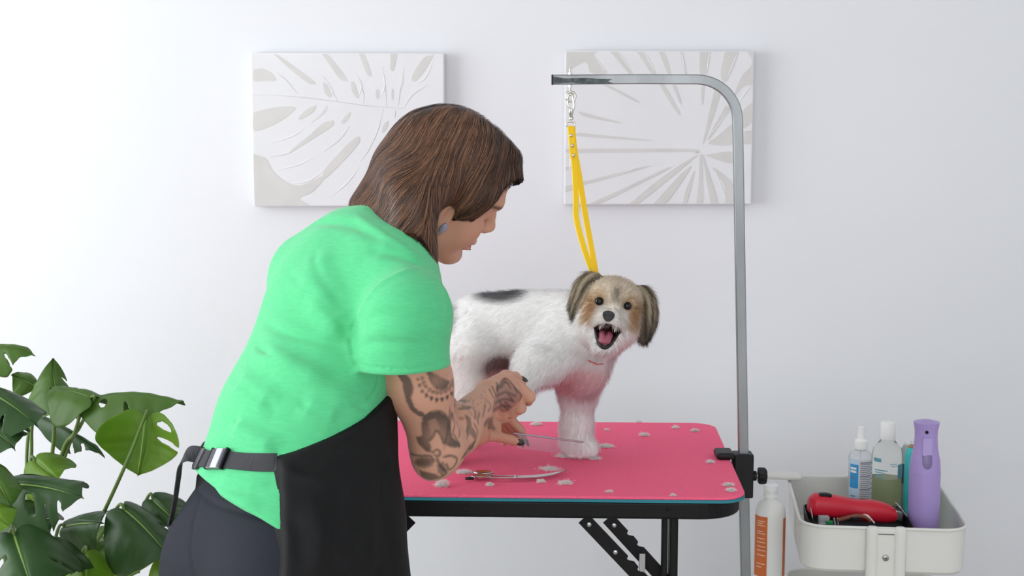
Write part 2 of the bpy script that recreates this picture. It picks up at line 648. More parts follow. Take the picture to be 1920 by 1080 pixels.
canvas(1058, 95, 1415, 384, 'pale canvas of a fan-shaped leaf behind the metal arm', [
    g((62, 55), (290, 52), (250, 80), (330, 190), (230, 190), (200, 125), (130, 150), (62, 190)),
    g((350, 52), (400, 52), (490, 190), (465, 190)), g((515, 48), (560, 48), (640, 195), (612, 195)), g((655, 46), (690, 46), (735, 195), (715, 195)),
    g((790, 44), (808, 44), (835, 195), (822, 195)), g((918, 44), (985, 44), (960, 200), (920, 195)), g((1080, 44), (1165, 44), (1090, 240), (1050, 200)),
    g((1210, 44), (1262, 44), (1262, 240), (1190, 280), (1130, 350), (1180, 220), (1250, 130)),
    g((1262, 370), (1262, 480), (1190, 540), (1185, 440)), g((1125, 510), (1130, 640), (975, 640), (1030, 590)),
    g((660, 262), (690, 262), (790, 440), (780, 450), (730, 380)), g((745, 270), (765, 270), (800, 375), (790, 378)),
    g((925, 280), (945, 280), (938, 380), (930, 385)), g((1010, 300), (1050, 310), (960, 590), (940, 620)), g((1080, 400), (1100, 430), (985, 600), (975, 590)),
    g((300, 265), (345, 270), (520, 365), (510, 372)), g((150, 440), (170, 440), (400, 500), (395, 508), (200, 470)), g((150, 570), (150, 590), (580, 620), (580, 612), (300, 585)),
    g((62, 672), (62, 695), (850, 690), (880, 700), (850, 672)), g((62, 790), (62, 805), (100, 800), (100, 785)),
    g((215, 870), (215, 890), (560, 795), (560, 785)), g((62, 910), (62, 945), (200, 890), (190, 875)),
    g((220, 1020), (300, 1010), (560, 880), (720, 800), (700, 795), (500, 890)), g((470, 1020), (530, 1015), (690, 890), (890, 725), (870, 725), (680, 850)),
    g((625, 1020), (695, 1020), (790, 900), (860, 790), (840, 795), (760, 870)), g((810, 1018), (835, 1015), (880, 830), (870, 830), (830, 930)),
    g((895, 1018), (930, 1015), (930, 730), (915, 730), (910, 880)), g((985, 1015), (1030, 1012), (960, 780), (935, 720)), g((1080, 1012), (1130, 1010), (1130, 900), (1000, 790), (1070, 900)),
    g((950, 710), (1120, 690), (1135, 760), (1040, 745)), g((1200, 560), (1262, 560), (1262, 620), (1200, 640)),
], [
    g((405, 55), (490, 185)), g((565, 52), (640, 190)), g((800, 46), (828, 190)), g((985, 50), (962, 190)), g((1160, 60), (1090, 230)),
    g((250, 80), (330, 190)), g((1250, 260), (1130, 420)), g((970, 600), (1110, 430)), g((850, 930), (880, 850)), g((940, 1010), (932, 860)),
    g((330, 860), (520, 790)), g((1090, 1000), (1010, 800)),
], [])
# ------------------------------------------------------------------ grooming table
TZ = 0.80                                   # upper face of the mat
TA = -math.radians(2.3)
TC = V(0.452, 2.795, 0)                     # front right corner of the mat
TX = V(math.cos(TA), math.sin(TA), 0); TY = V(-math.sin(TA), math.cos(TA), 0)
TM = Matrix(((TX[0], TY[0], 0, TC[0]), (TX[1], TY[1], 0, TC[1]), (0, 0, 1, 0), (0, 0, 0, 1)))
TW, TD = 0.93, 0.685
M_mat = mat('pink_rubber_mat', lin(248, 102, 138), 0.75, spec=0.25, noise=(420, 0.16, (1, 1, 1), 2), bump=(700, 0.5, 0.0015))
M_teal = mat('teal_mat_underside', lin(40, 126, 140), 0.7)
M_blk = mat('black_powder_coat', lin(14, 14, 16), 0.45, spec=0.25)
M_steel = mat('bolt_steel', lin(170, 170, 172), 0.3, metal=1)
o = thing('table_mat', TM @ Vector((-TW / 2, TD / 2, TZ - 0.011)), 'pink rubber mat with teal underside on the grooming table', 'mat')
mt = MB().prism(rrect(-TW, 0, 0, TD, 0.055), TZ - 0.006, TZ, TM).build('top_layer', M_mat, o, bevel=0.002)
MB().prism(rrect(-TW - .001, -0.001, .001, TD + .001, 0.055), TZ - 0.0115, TZ - 0.0058, TM).build('under_layer', M_teal, o)
gt = thing('grooming_table', TM @ Vector((-TW / 2, TD / 2, 0)), 'black folding grooming table under the pink mat', 'table')
MB().prism(rrect(-TW + 0.004, 0.004, -0.006, TD - 0.004, 0.085), TZ - 0.046, TZ - 0.012, TM).build('table_top', M_blk, gt, bevel=0.005, seg=3)
for x in (-0.145, -0.755):
    for y in (0.05, TD - 0.05):
        xx = x; x = x + (0.037 if y > 0.3 and x > -0.5 else 0)
        m = MB().box((x - 0.016, y - 0.012, 0.0), (x - 0.004, y + 0.012, TZ - 0.046), TM)
        m.box((x, y - 0.014, 0.0), (x + 0.016, y + 0.014, TZ - 0.046), TM)
        m.build("leg", M_blk, gt, bevel=0.003); x = xx
for x in (-0.137, -0.747):
    MB().box((x - 0.01, 0.03, 0.18), (x + 0.01, TD - 0.03, 0.20), TM).build('leg_crossbar', M_blk, gt, bevel=0.003)


def tl(px, py, y):
    """table-local x,z of a picture point on the table's plane at local depth y"""
    Yw = 2.8 + y
    for _ in range(3):
        p = TM.inverted() @ Vector(W(px, py, Yw)); Yw += y - p.y
    return p.x, p.z


def brace(px0, py0, px1, py1, y, wid=0.024, holes=(), notch=(), ext=1.0):
    x0, z0 = tl(px0, py0, y); x1, z1 = tl(px1, py1, y)
    a = V(x0, 0, z0); b = V(x0 + (x1 - x0) * ext, 0, z0 + (z1 - z0) * ext); d = nrm(b - a); n = V(-d[2], 0, d[0])
    if n[2] < 0: n = -n
    L = np.linalg.norm(b - a)
    top = [(0, wid / 2)]
    for t in notch:
        top += [(t, wid / 2), (t + 0.003, wid / 2 - 0.006), (t + 0.008, wid / 2 - 0.005), (t + 0.016, wid / 2 + 0.001)]
    top += [(L, wid / 2)]
    pts = [(0, -wid / 2), (L, -wid / 2)] + top[::-1]
    pts = [a + d * s + n * q for s, q in pts]
    mm = MB(); N = len(pts)
    mm.add([tuple(TM @ Vector((p[0], y - 0.002, p[2]))) for p in pts] + [tuple(TM @ Vector((p[0], y + 0.002, p[2]))) for p in pts],
           [tuple(range(N)), tuple(range(2 * N - 1, N - 1, -1))] + [(i, (i + 1) % N, N + (i + 1) % N, N + i) for i in range(N)])
    br = mm.build('brace', M_blk, gt)
    for t in holes:
        c = a + d * t + n * 0.0
        c = np.array(TM @ Vector((c[0], y - 0.002, c[2])))
        MB().lathe([(0.0045, 0), (0.0045, 0.002), (0.002, 0.003)], c, 14, -TY).build('rivet', M_steel, br, smooth=True, auto=0.5)


brace(1094, 972, 1210, 1094, 0.055, 0.026, (0.016, 0.092), (0.115, 0.145), 2.6)
brace(1140, 972, 1250, 1092, 0.075, 0.026, (0.018,), (0.045, 0.075), 2.6)
brace(770, 972, 700, 1044, 0.055, 0.026, (0.05,), (), 2.6)
x0, z0 = tl(1204, 1060, 0.06)
MB().box((x0 - 0.006, 0.055, z0 - 0.09), (x0 + 0.006, 0.075, z0 + 0.025), TM).build('latch_plate', M_steel, gt, bevel=0.001)
for px in (875, 1252):
    x0, z0 = tl(px, 955, 0.004)
    c = np.array(TM @ Vector((x0, 0.004, z0)))
    MB().lathe([(0.004, -0.002), (0.004, 0.0005), (0.002, 0.0016)], c, 12, -TY).build('screw', M_blk, gt, smooth=True, auto=0.5)

# ------------------------------------------------------------------ grooming arm
M_zinc = mat('galvanised_tube', lin(138, 141, 142), 0.3, metal=1.0, noise=(14, 0.18, (1, 1, 0.25)), bump=(60, 0.05, 0.001))
M_zinc.node_tree.nodes['Principled BSDF'].inputs['Roughness'].default_value = 0.40
M_film = mat('scuffed_film', lin(70, 76, 76), 0.45, metal=0.5, noise=(120, 0.5))
M_plas = mat('black_plastic', lin(20, 20, 22), 0.45, spec=0.3)
AY = 3.13
ga = thing('leash_post', W(1400, 1080, AY) * V(1, 1, 0) + V(0, 0, 0.30), 'bent square metal leash post clamped to the right table edge', 'grooming post')
cx, cy, R = 1306, 226, 76
path = [W(1404, 1300, AY), W(1398, 1080, AY), W(1391, 700, AY), W(1385, 330, AY)]
path += [W(cx + 77 * math.cos(t) + 0, cy - 77 * math.sin(t), AY) for t in np.radians(np.linspace(0, 90, 14))]
path += [W(1200, 148.5, AY), W(1035, 149.5, AY)]
P = spline(path[:4], 4).tolist() + path[4:]
tube = MB().rect_sweep(P, 0.0185, 0.0205, V(0, 1, 0)).build('bent_tube', M_zinc, ga, bevel=0.0022, seg=3)
yf = AY - 0.0098
fp = [(1037, 143), (1060, 147), (1100, 146), (1125, 148), (1148, 148), (1140, 153), (1152, 156.5), (1100, 157), (1070, 155), (1037, 157)]
MB().add([W(a, b, yf) for a, b in fp] + [W(a, b, yf + 0.0008) for a, b in fp], [tuple(range(10))] + [(i, (i + 1) % 10, 10 + (i + 1) % 10, 10 + i) for i in range(10)]).build('film_scrap', M_film, ga)
MB().rect_sweep([W(1034, 149.5, AY), W(1037, 149.5, AY)], 0.0195, 0.0215, V(0, 1, 0)).build('tube_end_cap', M_plas, ga, bevel=0.001)
# clamp: channel gripping the table edge, sleeve round the post, knob
c0 = W(1391, 885, AY)
m = MB().box((c0[0] - 0.020, AY - 0.022, 0.765 - 0.05), (c0[0] + 0.022, AY + 0.022, 0.845 - 0.035))
m.build('clamp_sleeve', M_plas, ga, bevel=0.003)
MB().box((c0[0] - 0.058, AY - 0.03, 0.8005), (c0[0] - 0.020, AY + 0.03, 0.815)).build('clamp_jaw', M_plas, ga, bevel=0.006, seg=3)
MB().box((c0[0] - 0.075, AY - 0.03, 0.72), (c0[0] - 0.019, AY + 0.03, 0.753)).build('clamp_jaw', M_plas, ga, bevel=0.005, seg=3)
kc = W(1430, 892, AY)
MB().lathe([(0.0045, 0), (0.0045, 0.016)], V(c0[0] + 0.021, AY, kc[2]), 14, (1, 0, 0)).build('knob_bolt', M_steel, ga, smooth=True, auto=0.5)
MB().lathe([(0.010, 0), (0.011, 0.002), (0.011, 0.008), (0.010, 0.009)], V(c0[0] + 0.022, AY, kc[2]), 14, (1, 0, 0)).build('collar', M_plas, ga, smooth=True, auto=0.5)
rings = []
for s, h in ((0.6, 0), (0.93, 0.001), (1, 0.004), (1, 0.013), (0.9, 0.018), (0.5, 0.020)):
    rings.append([V(c0[0] + 0.034 + h, AY + s * (0.0165 + 0.0022 * math.cos(6 * t)) * math.cos(t), kc[2] + s * (0.0165 + 0.0022 * math.cos(6 * t)) * math.sin(t)) for t in np.linspace(0, 2 * math.pi, 48, endpoint=False)])
MB().loft(rings).build('knob', M_plas, ga, smooth=True, auto=0.6)
# eye bolt through the end of the tube
E0 = W(1069, 150, AY)
M_nick = mat('nickel', lin(205, 203, 195), 0.22, metal=1)
b = MB().lathe([(0.0022, -0.028), (0.0022, 0.024), (0.001, 0.0255)], E0, 12).build('eye_bolt', M_nick, ga, smooth=True, auto=0.5)
rc = W(1070, 181, AY); rr = 0.0098
MB().tube([rc + V(rr * math.cos(t), 0, rr * math.sin(t)) for t in np.linspace(0, 2 * math.pi, 29)], 0.0026, 8, cap=False).build('eye', M_nick, b, smooth=True)
for dz in (0.0105, -0.0145):
    MB().lathe([(0.0048, 0), (0.0048, 0.004)], E0 + V(0, 0, dz), 6).build('nut', M_nick, b)

# ------------------------------------------------------------------ leash
M_yel = mat('yellow_strap', lin(255, 208, 6), 0.42)
ls = thing('grooming_leash', W(1070, 235, AY), 'yellow grooming leash hanging from the eye bolt above the dog', 'leash')
# snap hook: swivel body, curved hook, lower ring
hk = MB()
hk.tube(spline([W(1064, 186, AY), W(1066, 178, AY), W(1072, 178, AY), W(1075, 188, AY), W(1076, 200, AY), W(1073, 208, AY)], 5), [0.0028] * 26, 8)
hk.tube(spline([W(1064, 186, AY), W(1065, 196, AY), W(1070, 208, AY)], 5), 0.0022, 8)
hook = hk.build('snap_hook', M_nick, ls, smooth=True)
MB().lathe([(0.003, 0.012), (0.0055, 0.011), (0.006, 0.004), (0.0045, 0.001), (0.0035, -0.003), (0.006, -0.006), (0.006, -0.009), (0.003, -0.011)], W(1070.5, 215, AY), 16).build('swivel', M_nick, hook, smooth=True, auto=0.6)
dr = [W(1070 + 8.5 * math.sin(t), 228 + 8 * (1 - math.cos(t)) * 0.62, AY) for t in np.linspace(-2.9, 2.9, 25)]
MB().tube(dr, 0.0019, 8).build('ring', M_nick, hook, smooth=True)


def strap(pix, wd, th, name, par, yoff=None):
    P = spline([W(a, b, AY + (c if len(q) > 2 else 0)) for q in pix for a, b, c in [(q + (0,))[:3]]], 8)
    return MB().rect_sweep(P, wd, th, V(0.94, 0.33, 0)).build(name, M_yel, par, bevel=0.0006)


st = strap([(1070, 236, -.004), (1073, 275, -.004), (1077, 310, -.004), (1080, 370, -.004), (1081, 410, -.006), (1095, 465, -.01), (1112, 512, -.012), (1116, 522, -.012)], 0.0125, 0.0028, 'strap', ls)
strap([(1073, 236, .003), (1077, 280, .003), (1086, 330, .005), (1097, 400, .008), (1108, 460, .006), (1116, 505, -.004), (1118, 522, -.009)], 0.0125, 0.0028, 'strap', ls)
strap([(1070, 238, -.007), (1072, 262, -.007), (1075, 297, -.007)], 0.0135, 0.0026, 'strap_flap', ls)
for px, py in ((1071, 254), (1073, 273), (1075.5, 291)):
    MB().lathe([(0.0038, 0), (0.0038, 0.001), (0.003, 0.0022), (0.0012, 0.0028)], W(px, py, AY - 0.0085), 14, (0.3, -1, 0)).build('rivet', M_nick, ls, smooth=True, auto=0.7)
MB().rect_sweep([W(1069, 296, AY - 0.003), W(1068, 318, AY - 0.003)], 0.0022, 0.0008, V(1, 0, 0)).build('care_tag', mat('tag_white', lin(240, 240, 240), 0.6), ls)

# ------------------------------------------------------------------ scissors
M_scis = mat('scissor_steel', lin(190, 186, 186), 0.22, metal=1)
M_amb = mat('amber_ring_insert', lin(176, 92, 28), 0.35, spec=0.6)


def ontable(px, py, dz=0.0):
    z = TZ + dz
    u = (px - 960) / FPX; v = (540 - py) / FPX
    dy = CP + v * SP; d = -SP + v * CP
    t = (z - CAMZ) / d
    return V(u * t, dy * t, z)


sc = thing('scissors', ontable(935, 892), 'curved steel grooming scissors with amber finger rings lying on the mat', 'scissors')
for i, (pp, ring) in enumerate((([(896, 889), (935, 892), (985, 893), (1030, 889), (1068, 880)], (906, 887)), ([(892, 894), (930, 896), (985, 895), (1030, 891), (1067, 880)], (902, 893)))):
    P = spline([ontable(a, b, 0.006 + 0.0022 * i) for a, b in pp], 8)
    n = len(P); half = []
    wds = np.interp(np.linspace(0, 1, n), [0, 0.3, 0.48, 0.55, 0.8, 1], [0.003, 0.0028, 0.0045, 0.005, 0.004, 0.0006])
    mm = MB(); rings_ = []
    for j, p in enumerate(P):
        t = nrm(P[min(j + 1, n - 1)] - P[max(j - 1, 0)]); s = nrm(np.cross(V(0, 0, 1), t))
        rings_.append([p + s * wds[j] + V(0, 0, -.001), p + s * wds[j] + V(0, 0, .0008), p - s * wds[j] + V(0, 0, .0012), p - s * wds[j] + V(0, 0, -.001)])
    bl = mm.loft(rings_).build('blade', M_scis, sc, bevel=0.0004)
    c = ontable(*ring, 0.006)
    sgn = 1 if i == 0 else -1
    ell = lambda k_: [c + k_ * (V(0.018 * math.cos(t), 0, 0) + V(0, 0.0085 * math.sin(t), 0)) + V(0, sgn * 0.004, 0) for t in np.linspace(0, 2 * math.pi, 33)]
    MB().tube(ell(1.0), 0.0028, 8, cap=False).build('finger_ring', M_scis, bl, smooth=True)
    MB().tube(ell(0.78), 0.0026, 8, cap=False).build('ring_insert', M_amb, bl, smooth=True)
MB().tube([ontable(888, 897, 0.007), ontable(873, 897, 0.006)], 0.003, 10).build('finger_rest', M_plas, sc, smooth=True)
MB().lathe([(0.0045, 0), (0.0045, 0.0025), (0.003, 0.0035)], ontable(966, 894, 0.008), 16).build('pivot_screw', M_scis, sc, smooth=True, auto=0.5)
# ------------------------------------------------------------------ storage trolley
RA = -math.radians(6.5)
RX = V(math.cos(RA), math.sin(RA), 0); RY = V(-math.sin(RA), math.cos(RA), 0)
RC = W(1503, 986, 3.115); RZ = RC[2]
RM = Matrix(((RX[0], RY[0], 0, RC[0]), (RX[1], RY[1], 0, RC[1]), (0, 0, 1, 0), (0, 0, 0, 1)))
RW, RD, RH = 0.352, 0.44, 0.100
M_tro = mat('trolley_enamel', lin(222, 221, 215), 0.42)
M_white = mat('white_plastic', lin(238, 238, 236), 0.4)
tr = thing('storage_trolley', RM @ Vector((RW / 2, RD / 2, 0)), 'white metal storage trolley holding grooming supplies', 'trolley')


def tray(z1, h, name, par=None):
    z0 = z1 - h; m = MB()
    def rg(ins, z, r):
        return [tuple(RM @ Vector((x, y, z))) for x, y in rrect(ins, ins, RW - ins, RD - ins, r, 8)]
    m.loft([rg(0.008, z0, .045), rg(0.003, z0 + 0.006, .05), rg(0.0, z1, .055), rg(0.0035, z1, .052), rg(0.0065, z0 + 0.007, .046), rg(0.012, z0 + 0.004, .042)], cap=True)
    t = m.build(name, M_tro, tr, smooth=True, auto=0.6)
    P = [V(*(RM @ Vector((x, y, z1)))) for x, y in rrect(-0.0005, -0.0005, RW + .0005, RD + .0005, .0555, 8)]
    MB().tube(P + [P[0]], 0.0036, 8, cap=False).build('rolled_rim', M_tro, t, smooth=True)
    return t


tray(RZ, RH, 'upper_tray')
tray(0.42, RH, 'middle_tray')
tray(0.19, RH, 'lower_tray')
for yy, sg in ((-0.006, -1), (RD + 0.006, 1)):
    for xc in (RW / 2 - 0.028, RW / 2 + 0.030):
        m = MB()
        ring = lambda z, s=1.0: [tuple(RM @ Vector((xc + 0.0125 * math.cos(t) * s, yy + 0.0085 * math.sin(t) * s, z))) for t in np.linspace(0, 2 * math.pi, 20, endpoint=False)]
        m.loft([ring(0.05), ring(RZ - 0.018), ring(RZ - 0.003), ring(RZ + 0.003, .94), ring(RZ + 0.0055, .7)]).build('upright', M_tro, tr, smooth=True, auto=0.8)
    MB().box((RW / 2 - 0.018, yy - 0.004, RZ - 0.010), (RW / 2 + 0.020, yy + 0.004, RZ + 0.002), RM).build('bracket', M_tro, tr, bevel=0.002)
    MB().box((RW / 2 - 0.018, yy - 0.002, RZ - 0.115), (RW / 2 + 0.020, yy + 0.004, RZ - 0.012), RM).build('bracket', M_tro, tr, bevel=0.001)
sc_ = np.array(RM @ Vector((RW / 2 + 0.001, -0.008, RZ - 0.062)))
s_ = MB().lathe([(0.007, 0), (0.007, 0.0015), (0.005, 0.003), (0.002, 0.0034)], sc_, 18, -RY).build('screw', M_steel, tr, smooth=True, auto=0.6)
m = MB()
q = sc_ - RY * 0.0034
for a in (0, math.pi / 2):
    d1 = RX * math.cos(a) + V(0, 0, 1) * math.sin(a)
    m.rect_sweep([q - d1 * 0.0035, q + d1 * 0.0035], 0.0012, 0.0006, -RX * math.sin(a) + V(0, 0, 1) * math.cos(a))
m.build('screw_cross', M_blk, s_)
# push handle sticking out past the back left corner
h0 = W(1500, 893, 3.50); h1 = W(1420, 890, 3.50)
m = MB().rect_sweep([h0, h1], 0.05, 0.010, V(0, 1, 0)).build('push_handle', M_tro, tr, bevel=0.004, seg=3)
MB().rect_sweep([h1 + V(0.004, 0, 0.004), h1 + V(0.004, 0, -0.016)], 0.05, 0.008, V(0, 1, 0)).build('handle_lip', M_tro, m, bevel=0.003)
for xc in (0.04, RW - 0.04):
    for yc in (0.05, RD - 0.05):
        c = np.array(RM @ Vector((xc, yc, 0)))
        w_ = MB().lathe([(0.012, -0.01), (0.025, -0.008), (0.025, 0.008), (0.012, 0.01)], c + V(0, 0, 0.025), 24, RX).build('caster', M_plas, tr, smooth=True, auto=0.6)
        MB().box((c[0] - 0.012, c[1] - 0.012, 0.046), (c[0] + 0.012, c[1] + 0.012, 0.092)).build('caster_fork', M_steel, w_, bevel=0.002)
RF = RZ - RH + 0.0045          # floor of the upper tray


def trp(px, Y, z=None):
    """point in the tray: picture column px, room depth Y, on the tray floor"""
    zz = RF if z is None else z
    py = 950
    for _ in range(6):
        p = W(px, py, Y); py += (p[2] - zz) * 850
    return V(W(px, py, Y)[0], Y, zz)


def zat(py, Y):
    return W(1600, py, Y)[2]


# purple sprayer
Y = 3.225; b0 = trp(1729, Y)
M_pur = mat('lilac_plastic', lin(168, 146, 205), 0.38)
M_pur2 = mat('lilac_trigger', lin(180, 160, 214), 0.35)
ps = thing('spray_bottle', b0, 'lilac continuous-mist spray bottle standing in the trolley tray', 'bottle')
prof = [(0.030, 0), (0.0335, 0.003), (0.0338, 0.05), (0.0338, zat(885, Y) - RF), (0.0318, zat(862, Y) - RF), (0.0262, zat(840, Y) - RF), (0.0245, zat(820, Y) - RF), (0.0250, zat(806, Y) - RF),
        (0.0275, zat(795, Y) - RF), (0.0282, zat(791, Y) - RF), (0.0270, zat(788.5, Y) - RF), (0.012, zat(787.5, Y) - RF)]
hh = np.array([p[1] for p in prof]); r_ = np.array([p[0] for p in prof]); hs = np.linspace(0, hh[-1], 70)
pr = [(float(np.interp(x, hh, r_)), float(x)) for x in hs]
body = MB().lathe(pr, b0, 40).build('bottle_body', M_pur, ps, smooth=True, auto=0.9)
MB().lathe([(0.0342, 0), (0.0342, 0.0012)], b0 + V(0, 0, zat(886, Y) - RF), 40, cap=False).build('seam_ring', M_pur, ps, smooth=True)
MB().prism([(x * 0.0010, z) for x, z in rrect(-10, zat(849, Y), 10, zat(817, Y), 0.002, 4)], 0, 0.006, Matrix(((1, 0, 0, b0[0] - 0.004), (0, 0, -1, Y - 0.0225), (0, 1, 0, 0), (0, 0, 0, 1)))).build('trigger', M_pur2, ps, bevel=0.002)
M_rec = mat('lilac_recess', lin(120, 104, 150), 0.3)
rv = []; nc_ = 9
for py in np.linspace(848, 874, 12):
    z_ = zat(py, Y); rb = float(np.interp(z_ - RF, hh, r_)) + 0.0006
    hw_ = 0.0105 * math.sqrt(max(0.02, 1 - max(0, (py - 863) / 11.2) ** 2))
    rv.append([(b0[0] - 0.004 + x, Y - math.sqrt(rb * rb - (x - 0.004) ** 2), z_) for x in np.linspace(-hw_, hw_, nc_)])
mr_ = MB().add([p for row in rv for p in row], [(a * nc_ + b, a * nc_ + b + 1, (a + 1) * nc_ + b + 1, (a + 1) * nc_ + b) for a in range(11) for b in range(nc_ - 1)])
mr_.build('trigger_recess', M_rec, ps, smooth=True)
MB().lathe([(0.0035, 0), (0.0035, 0.003)], V(b0[0] - 0.006, Y - 0.0245, zat(806, Y)), 14, (0, -1, 0)).build('nozzle', M_blk, ps)
# clear bottle with green liquid
Y = 3.44; b0 = trp(1659.5, Y)
M_clear = mat('clear_plastic', (0.95, 0.97, 0.93), 0.08, trans=1.0, ior=1.12, spec=0.5)
M_liq = mat('green_liquid', lin(206, 212, 176), 0.1, trans=0.82, ior=1.1)
cb = thing('shampoo_bottle', b0, 'clear bottle half full of pale green liquid with a white cap', 'bottle')
zt = zat(838, Y) - RF; zc = zat(822, Y) - RF
MB().lathe([(0.030, 0), (0.0345, 0.004), (0.0345, zt - 0.012), (0.032, zt - 0.003), (0.026, zt + 0.005), (0.017, zc - 0.004), (0.0155, zc + 0.004)], b0, 40).build('bottle_body', M_clear, cb, smooth=True, auto=1.0)
zl = zat(894, Y) - RF
MB().lathe([(0.029, 0.003), (0.0325, 0.006), (0.0325, zl), (0.0323, zl + 0.0005)], b0, 40).build('liquid', M_liq, cb, smooth=True, auto=0.5)
MB().lathe([(0.0178, zc), (0.0182, zc + 0.002), (0.0178, zat(793, Y) - RF), (0.0165, zat(791, Y) - RF), (0.008, zat(790, Y) - RF)], b0, 32).build('cap', M_white, cb, smooth=True, auto=0.5)
M_ink = mat('teal_print', lin(110, 175, 190), 0.5)
def curved_strip(b, r, px0, px1, py0, py1, Y, name, material, par, n=8):
    zA, zB = zat(py1, Y), zat(py0, Y)
    a0 = math.asin(max(-1, min(1, (trp(px0, Y)[0] - b[0]) / r))); a1 = math.asin(max(-1, min(1, (trp(px1, Y)[0] - b[0]) / r)))
    A = np.linspace(a0, a1, n)
    vo = [(b[0] + r * math.sin(a), b[1] - r * math.cos(a), z) for z in (zA, zB) for a in A]
    vi = [(b[0] + (r - .0004) * math.sin(a), b[1] - (r - .0004) * math.cos(a), z) for z in (zA, zB) for a in A]
    f = [(i, i + 1, n + i + 1, n + i) for i in range(n - 1)]
    m = MB().add(vo, f); m.add(vi, [q[::-1] for q in f])
    return m.build(name, material, par, smooth=True)
for (xa, xb, ya, yb) in ((1633, 1643, 855, 862), (1634, 1654, 876, 878), (1634, 1650, 880.5, 882), (1634, 1646, 885, 886.5), (1634, 1648, 889.5, 891), (1674, 1686, 866, 892), (1658, 1672, 864, 865.2), (1660, 1676, 868, 869)):
    curved_strip(b0, 0.0349, xa, xb, ya, yb, Y, 'print_line', M_ink, cb)
# pump spray with blue label
Y = 3.40; b0 = trp(1609.5, Y)
M_frost = mat('frosted_plastic', (0.93, 0.95, 0.97), 0.15, trans=0.75, ior=1.15)
sb = thing('pump_spray_bottle', b0, 'small clear pump spray bottle with a blue and white label', 'bottle')
zs = zat(848, Y) - RF
MB().lathe([(0.024, 0), (0.0268, 0.004), (0.0268, zs - 0.010), (0.024, zs - 0.002), (0.016, zs + 0.004), (0.0125, zs + 0.006), (0.0125, zs + 0.012)], b0, 36).build('bottle_body', M_frost, sb, smooth=True, auto=1.0)
MB().lathe([(0.0152, zat(841, Y) - RF), (0.0158, zat(838, Y) - RF), (0.0148, zat(826, Y) - RF), (0.012, zat(824, Y) - RF), (0.0092, zat(822, Y) - RF), (0.0075, zat(806, Y) - RF), (0.0078, zat(801, Y) - RF), (0.004, zat(799.5, Y) - RF)], b0, 30).build('pump_head', M_white, sb, smooth=True, auto=0.6)
MB().lathe([(0.002, 0), (0.002, 0.002)], V(b0[0] + .001, Y - 0.0078, zat(810, Y)), 10, (0, -1, 0)).build('nozzle', M_trim, sb)
MB().lathe([(0.0015, 0.01), (0.0015, zs + 0.005)], b0, 8).build('dip_tube', M_white, sb, smooth=True)
M_lab = mat('label_grey_white', lin(205, 208, 212), 0.5)
M_blue = mat('label_blue', lin(52, 150, 208), 0.5)
M_txt = mat('label_text_grey', lin(120, 122, 128), 0.6)
curved_strip(b0, 0.0271, 1588.5, 1602, 858, 960, Y, 'label_side', mat('label_pale_blue', lin(190, 214, 232), 0.5), sb)
curved_strip(b0, 0.0271, 1602, 1632, 858, 960, Y, 'label_panel', M_lab, sb, 14)
curved_strip(b0, 0.0274, 1589, 1601.5, 867, 911, Y, 'label_block', M_blue, sb)
for ya in (872.5, 878.5):
    curved_strip(b0, 0.0277, 1589.5, 1598, ya, ya + 4, Y, 'label_line', M_trim, sb, 4)
curved_strip(b0, 0.0277, 1590, 1594, 890, 893, Y, 'label_line', M_txt, sb, 3)
for i in range(20):
    ya = 862 + i * 3.5
    curved_strip(b0, 0.0275, 1604.5, 1627 + 3 * math.sin(i * 2.3), ya, ya + (1.4 if i % 7 else 2.2), Y, 'label_line', M_txt, sb, 6)
for ya in (925, 930, 936, 942):
    curved_strip(b0, 0.0275, 1590, 1596 + ya % 3, ya, ya + 2, Y, 'label_line', M_txt, sb, 3)
# teal can behind the lilac bottle
Y = 3.40; b0 = trp(1708, Y)
tc_ = thing('aerosol_can', b0, 'teal bottle with a clear nozzle half hidden by the lilac spray bottle', 'bottle')
zz = zat(838, Y) - RF
MB().lathe([(0.018, 0), (0.0205, 0.003), (0.0205, 0.055), (0.0198, 0.057), (0.0205, 0.06), (0.0205, zz - 0.02), (0.016, zz - 0.004), (0.012, zz)], b0, 30).build('can_body', mat('teal_gloss', lin(60, 190, 190), 0.25), tc_, smooth=True, auto=0.6)
MB().lathe([(0.013, zz), (0.0135, zz + 0.002), (0.012, zz + 0.004)], b0, 24).build('collar', mat('copper_collar', lin(190, 140, 90), 0.4), tc_, smooth=True, auto=0.5)
MB().lathe([(0.009, zz + 0.004), (0.0085, zz + 0.013), (0.004, zz + 0.016)], b0, 20).build('nozzle', M_frost, tc_, smooth=True, auto=0.6)
b1 = trp(1694, 3.46)
gb = thing('slim_tube', b1, 'slim grey and navy tube wedged behind the teal bottle', 'tube')
MB().lathe([(0.010, 0), (0.011, 0.003), (0.011, zat(842, 3.46) - RF), (0.006, zat(834, 3.46) - RF)], b1, 20).build('tube_body', mat('grey_tube', lin(176, 180, 182), 0.35), gb, smooth=True, auto=0.6)
MB().lathe([(0.0113, zat(905, 3.46) - RF), (0.0113, zat(868, 3.46) - RF)], b1, 20).build('tube_band', mat('navy_band', lin(70, 84, 110), 0.4), gb, smooth=True, auto=0.5)
MB().lathe([(0.005, zat(836, 3.46) - RF), (0.0055, zat(831, 3.46) - RF), (0.003, zat(826, 3.46) - RF)], b1, 16).build('tube_tip', M_trim, gb, smooth=True)
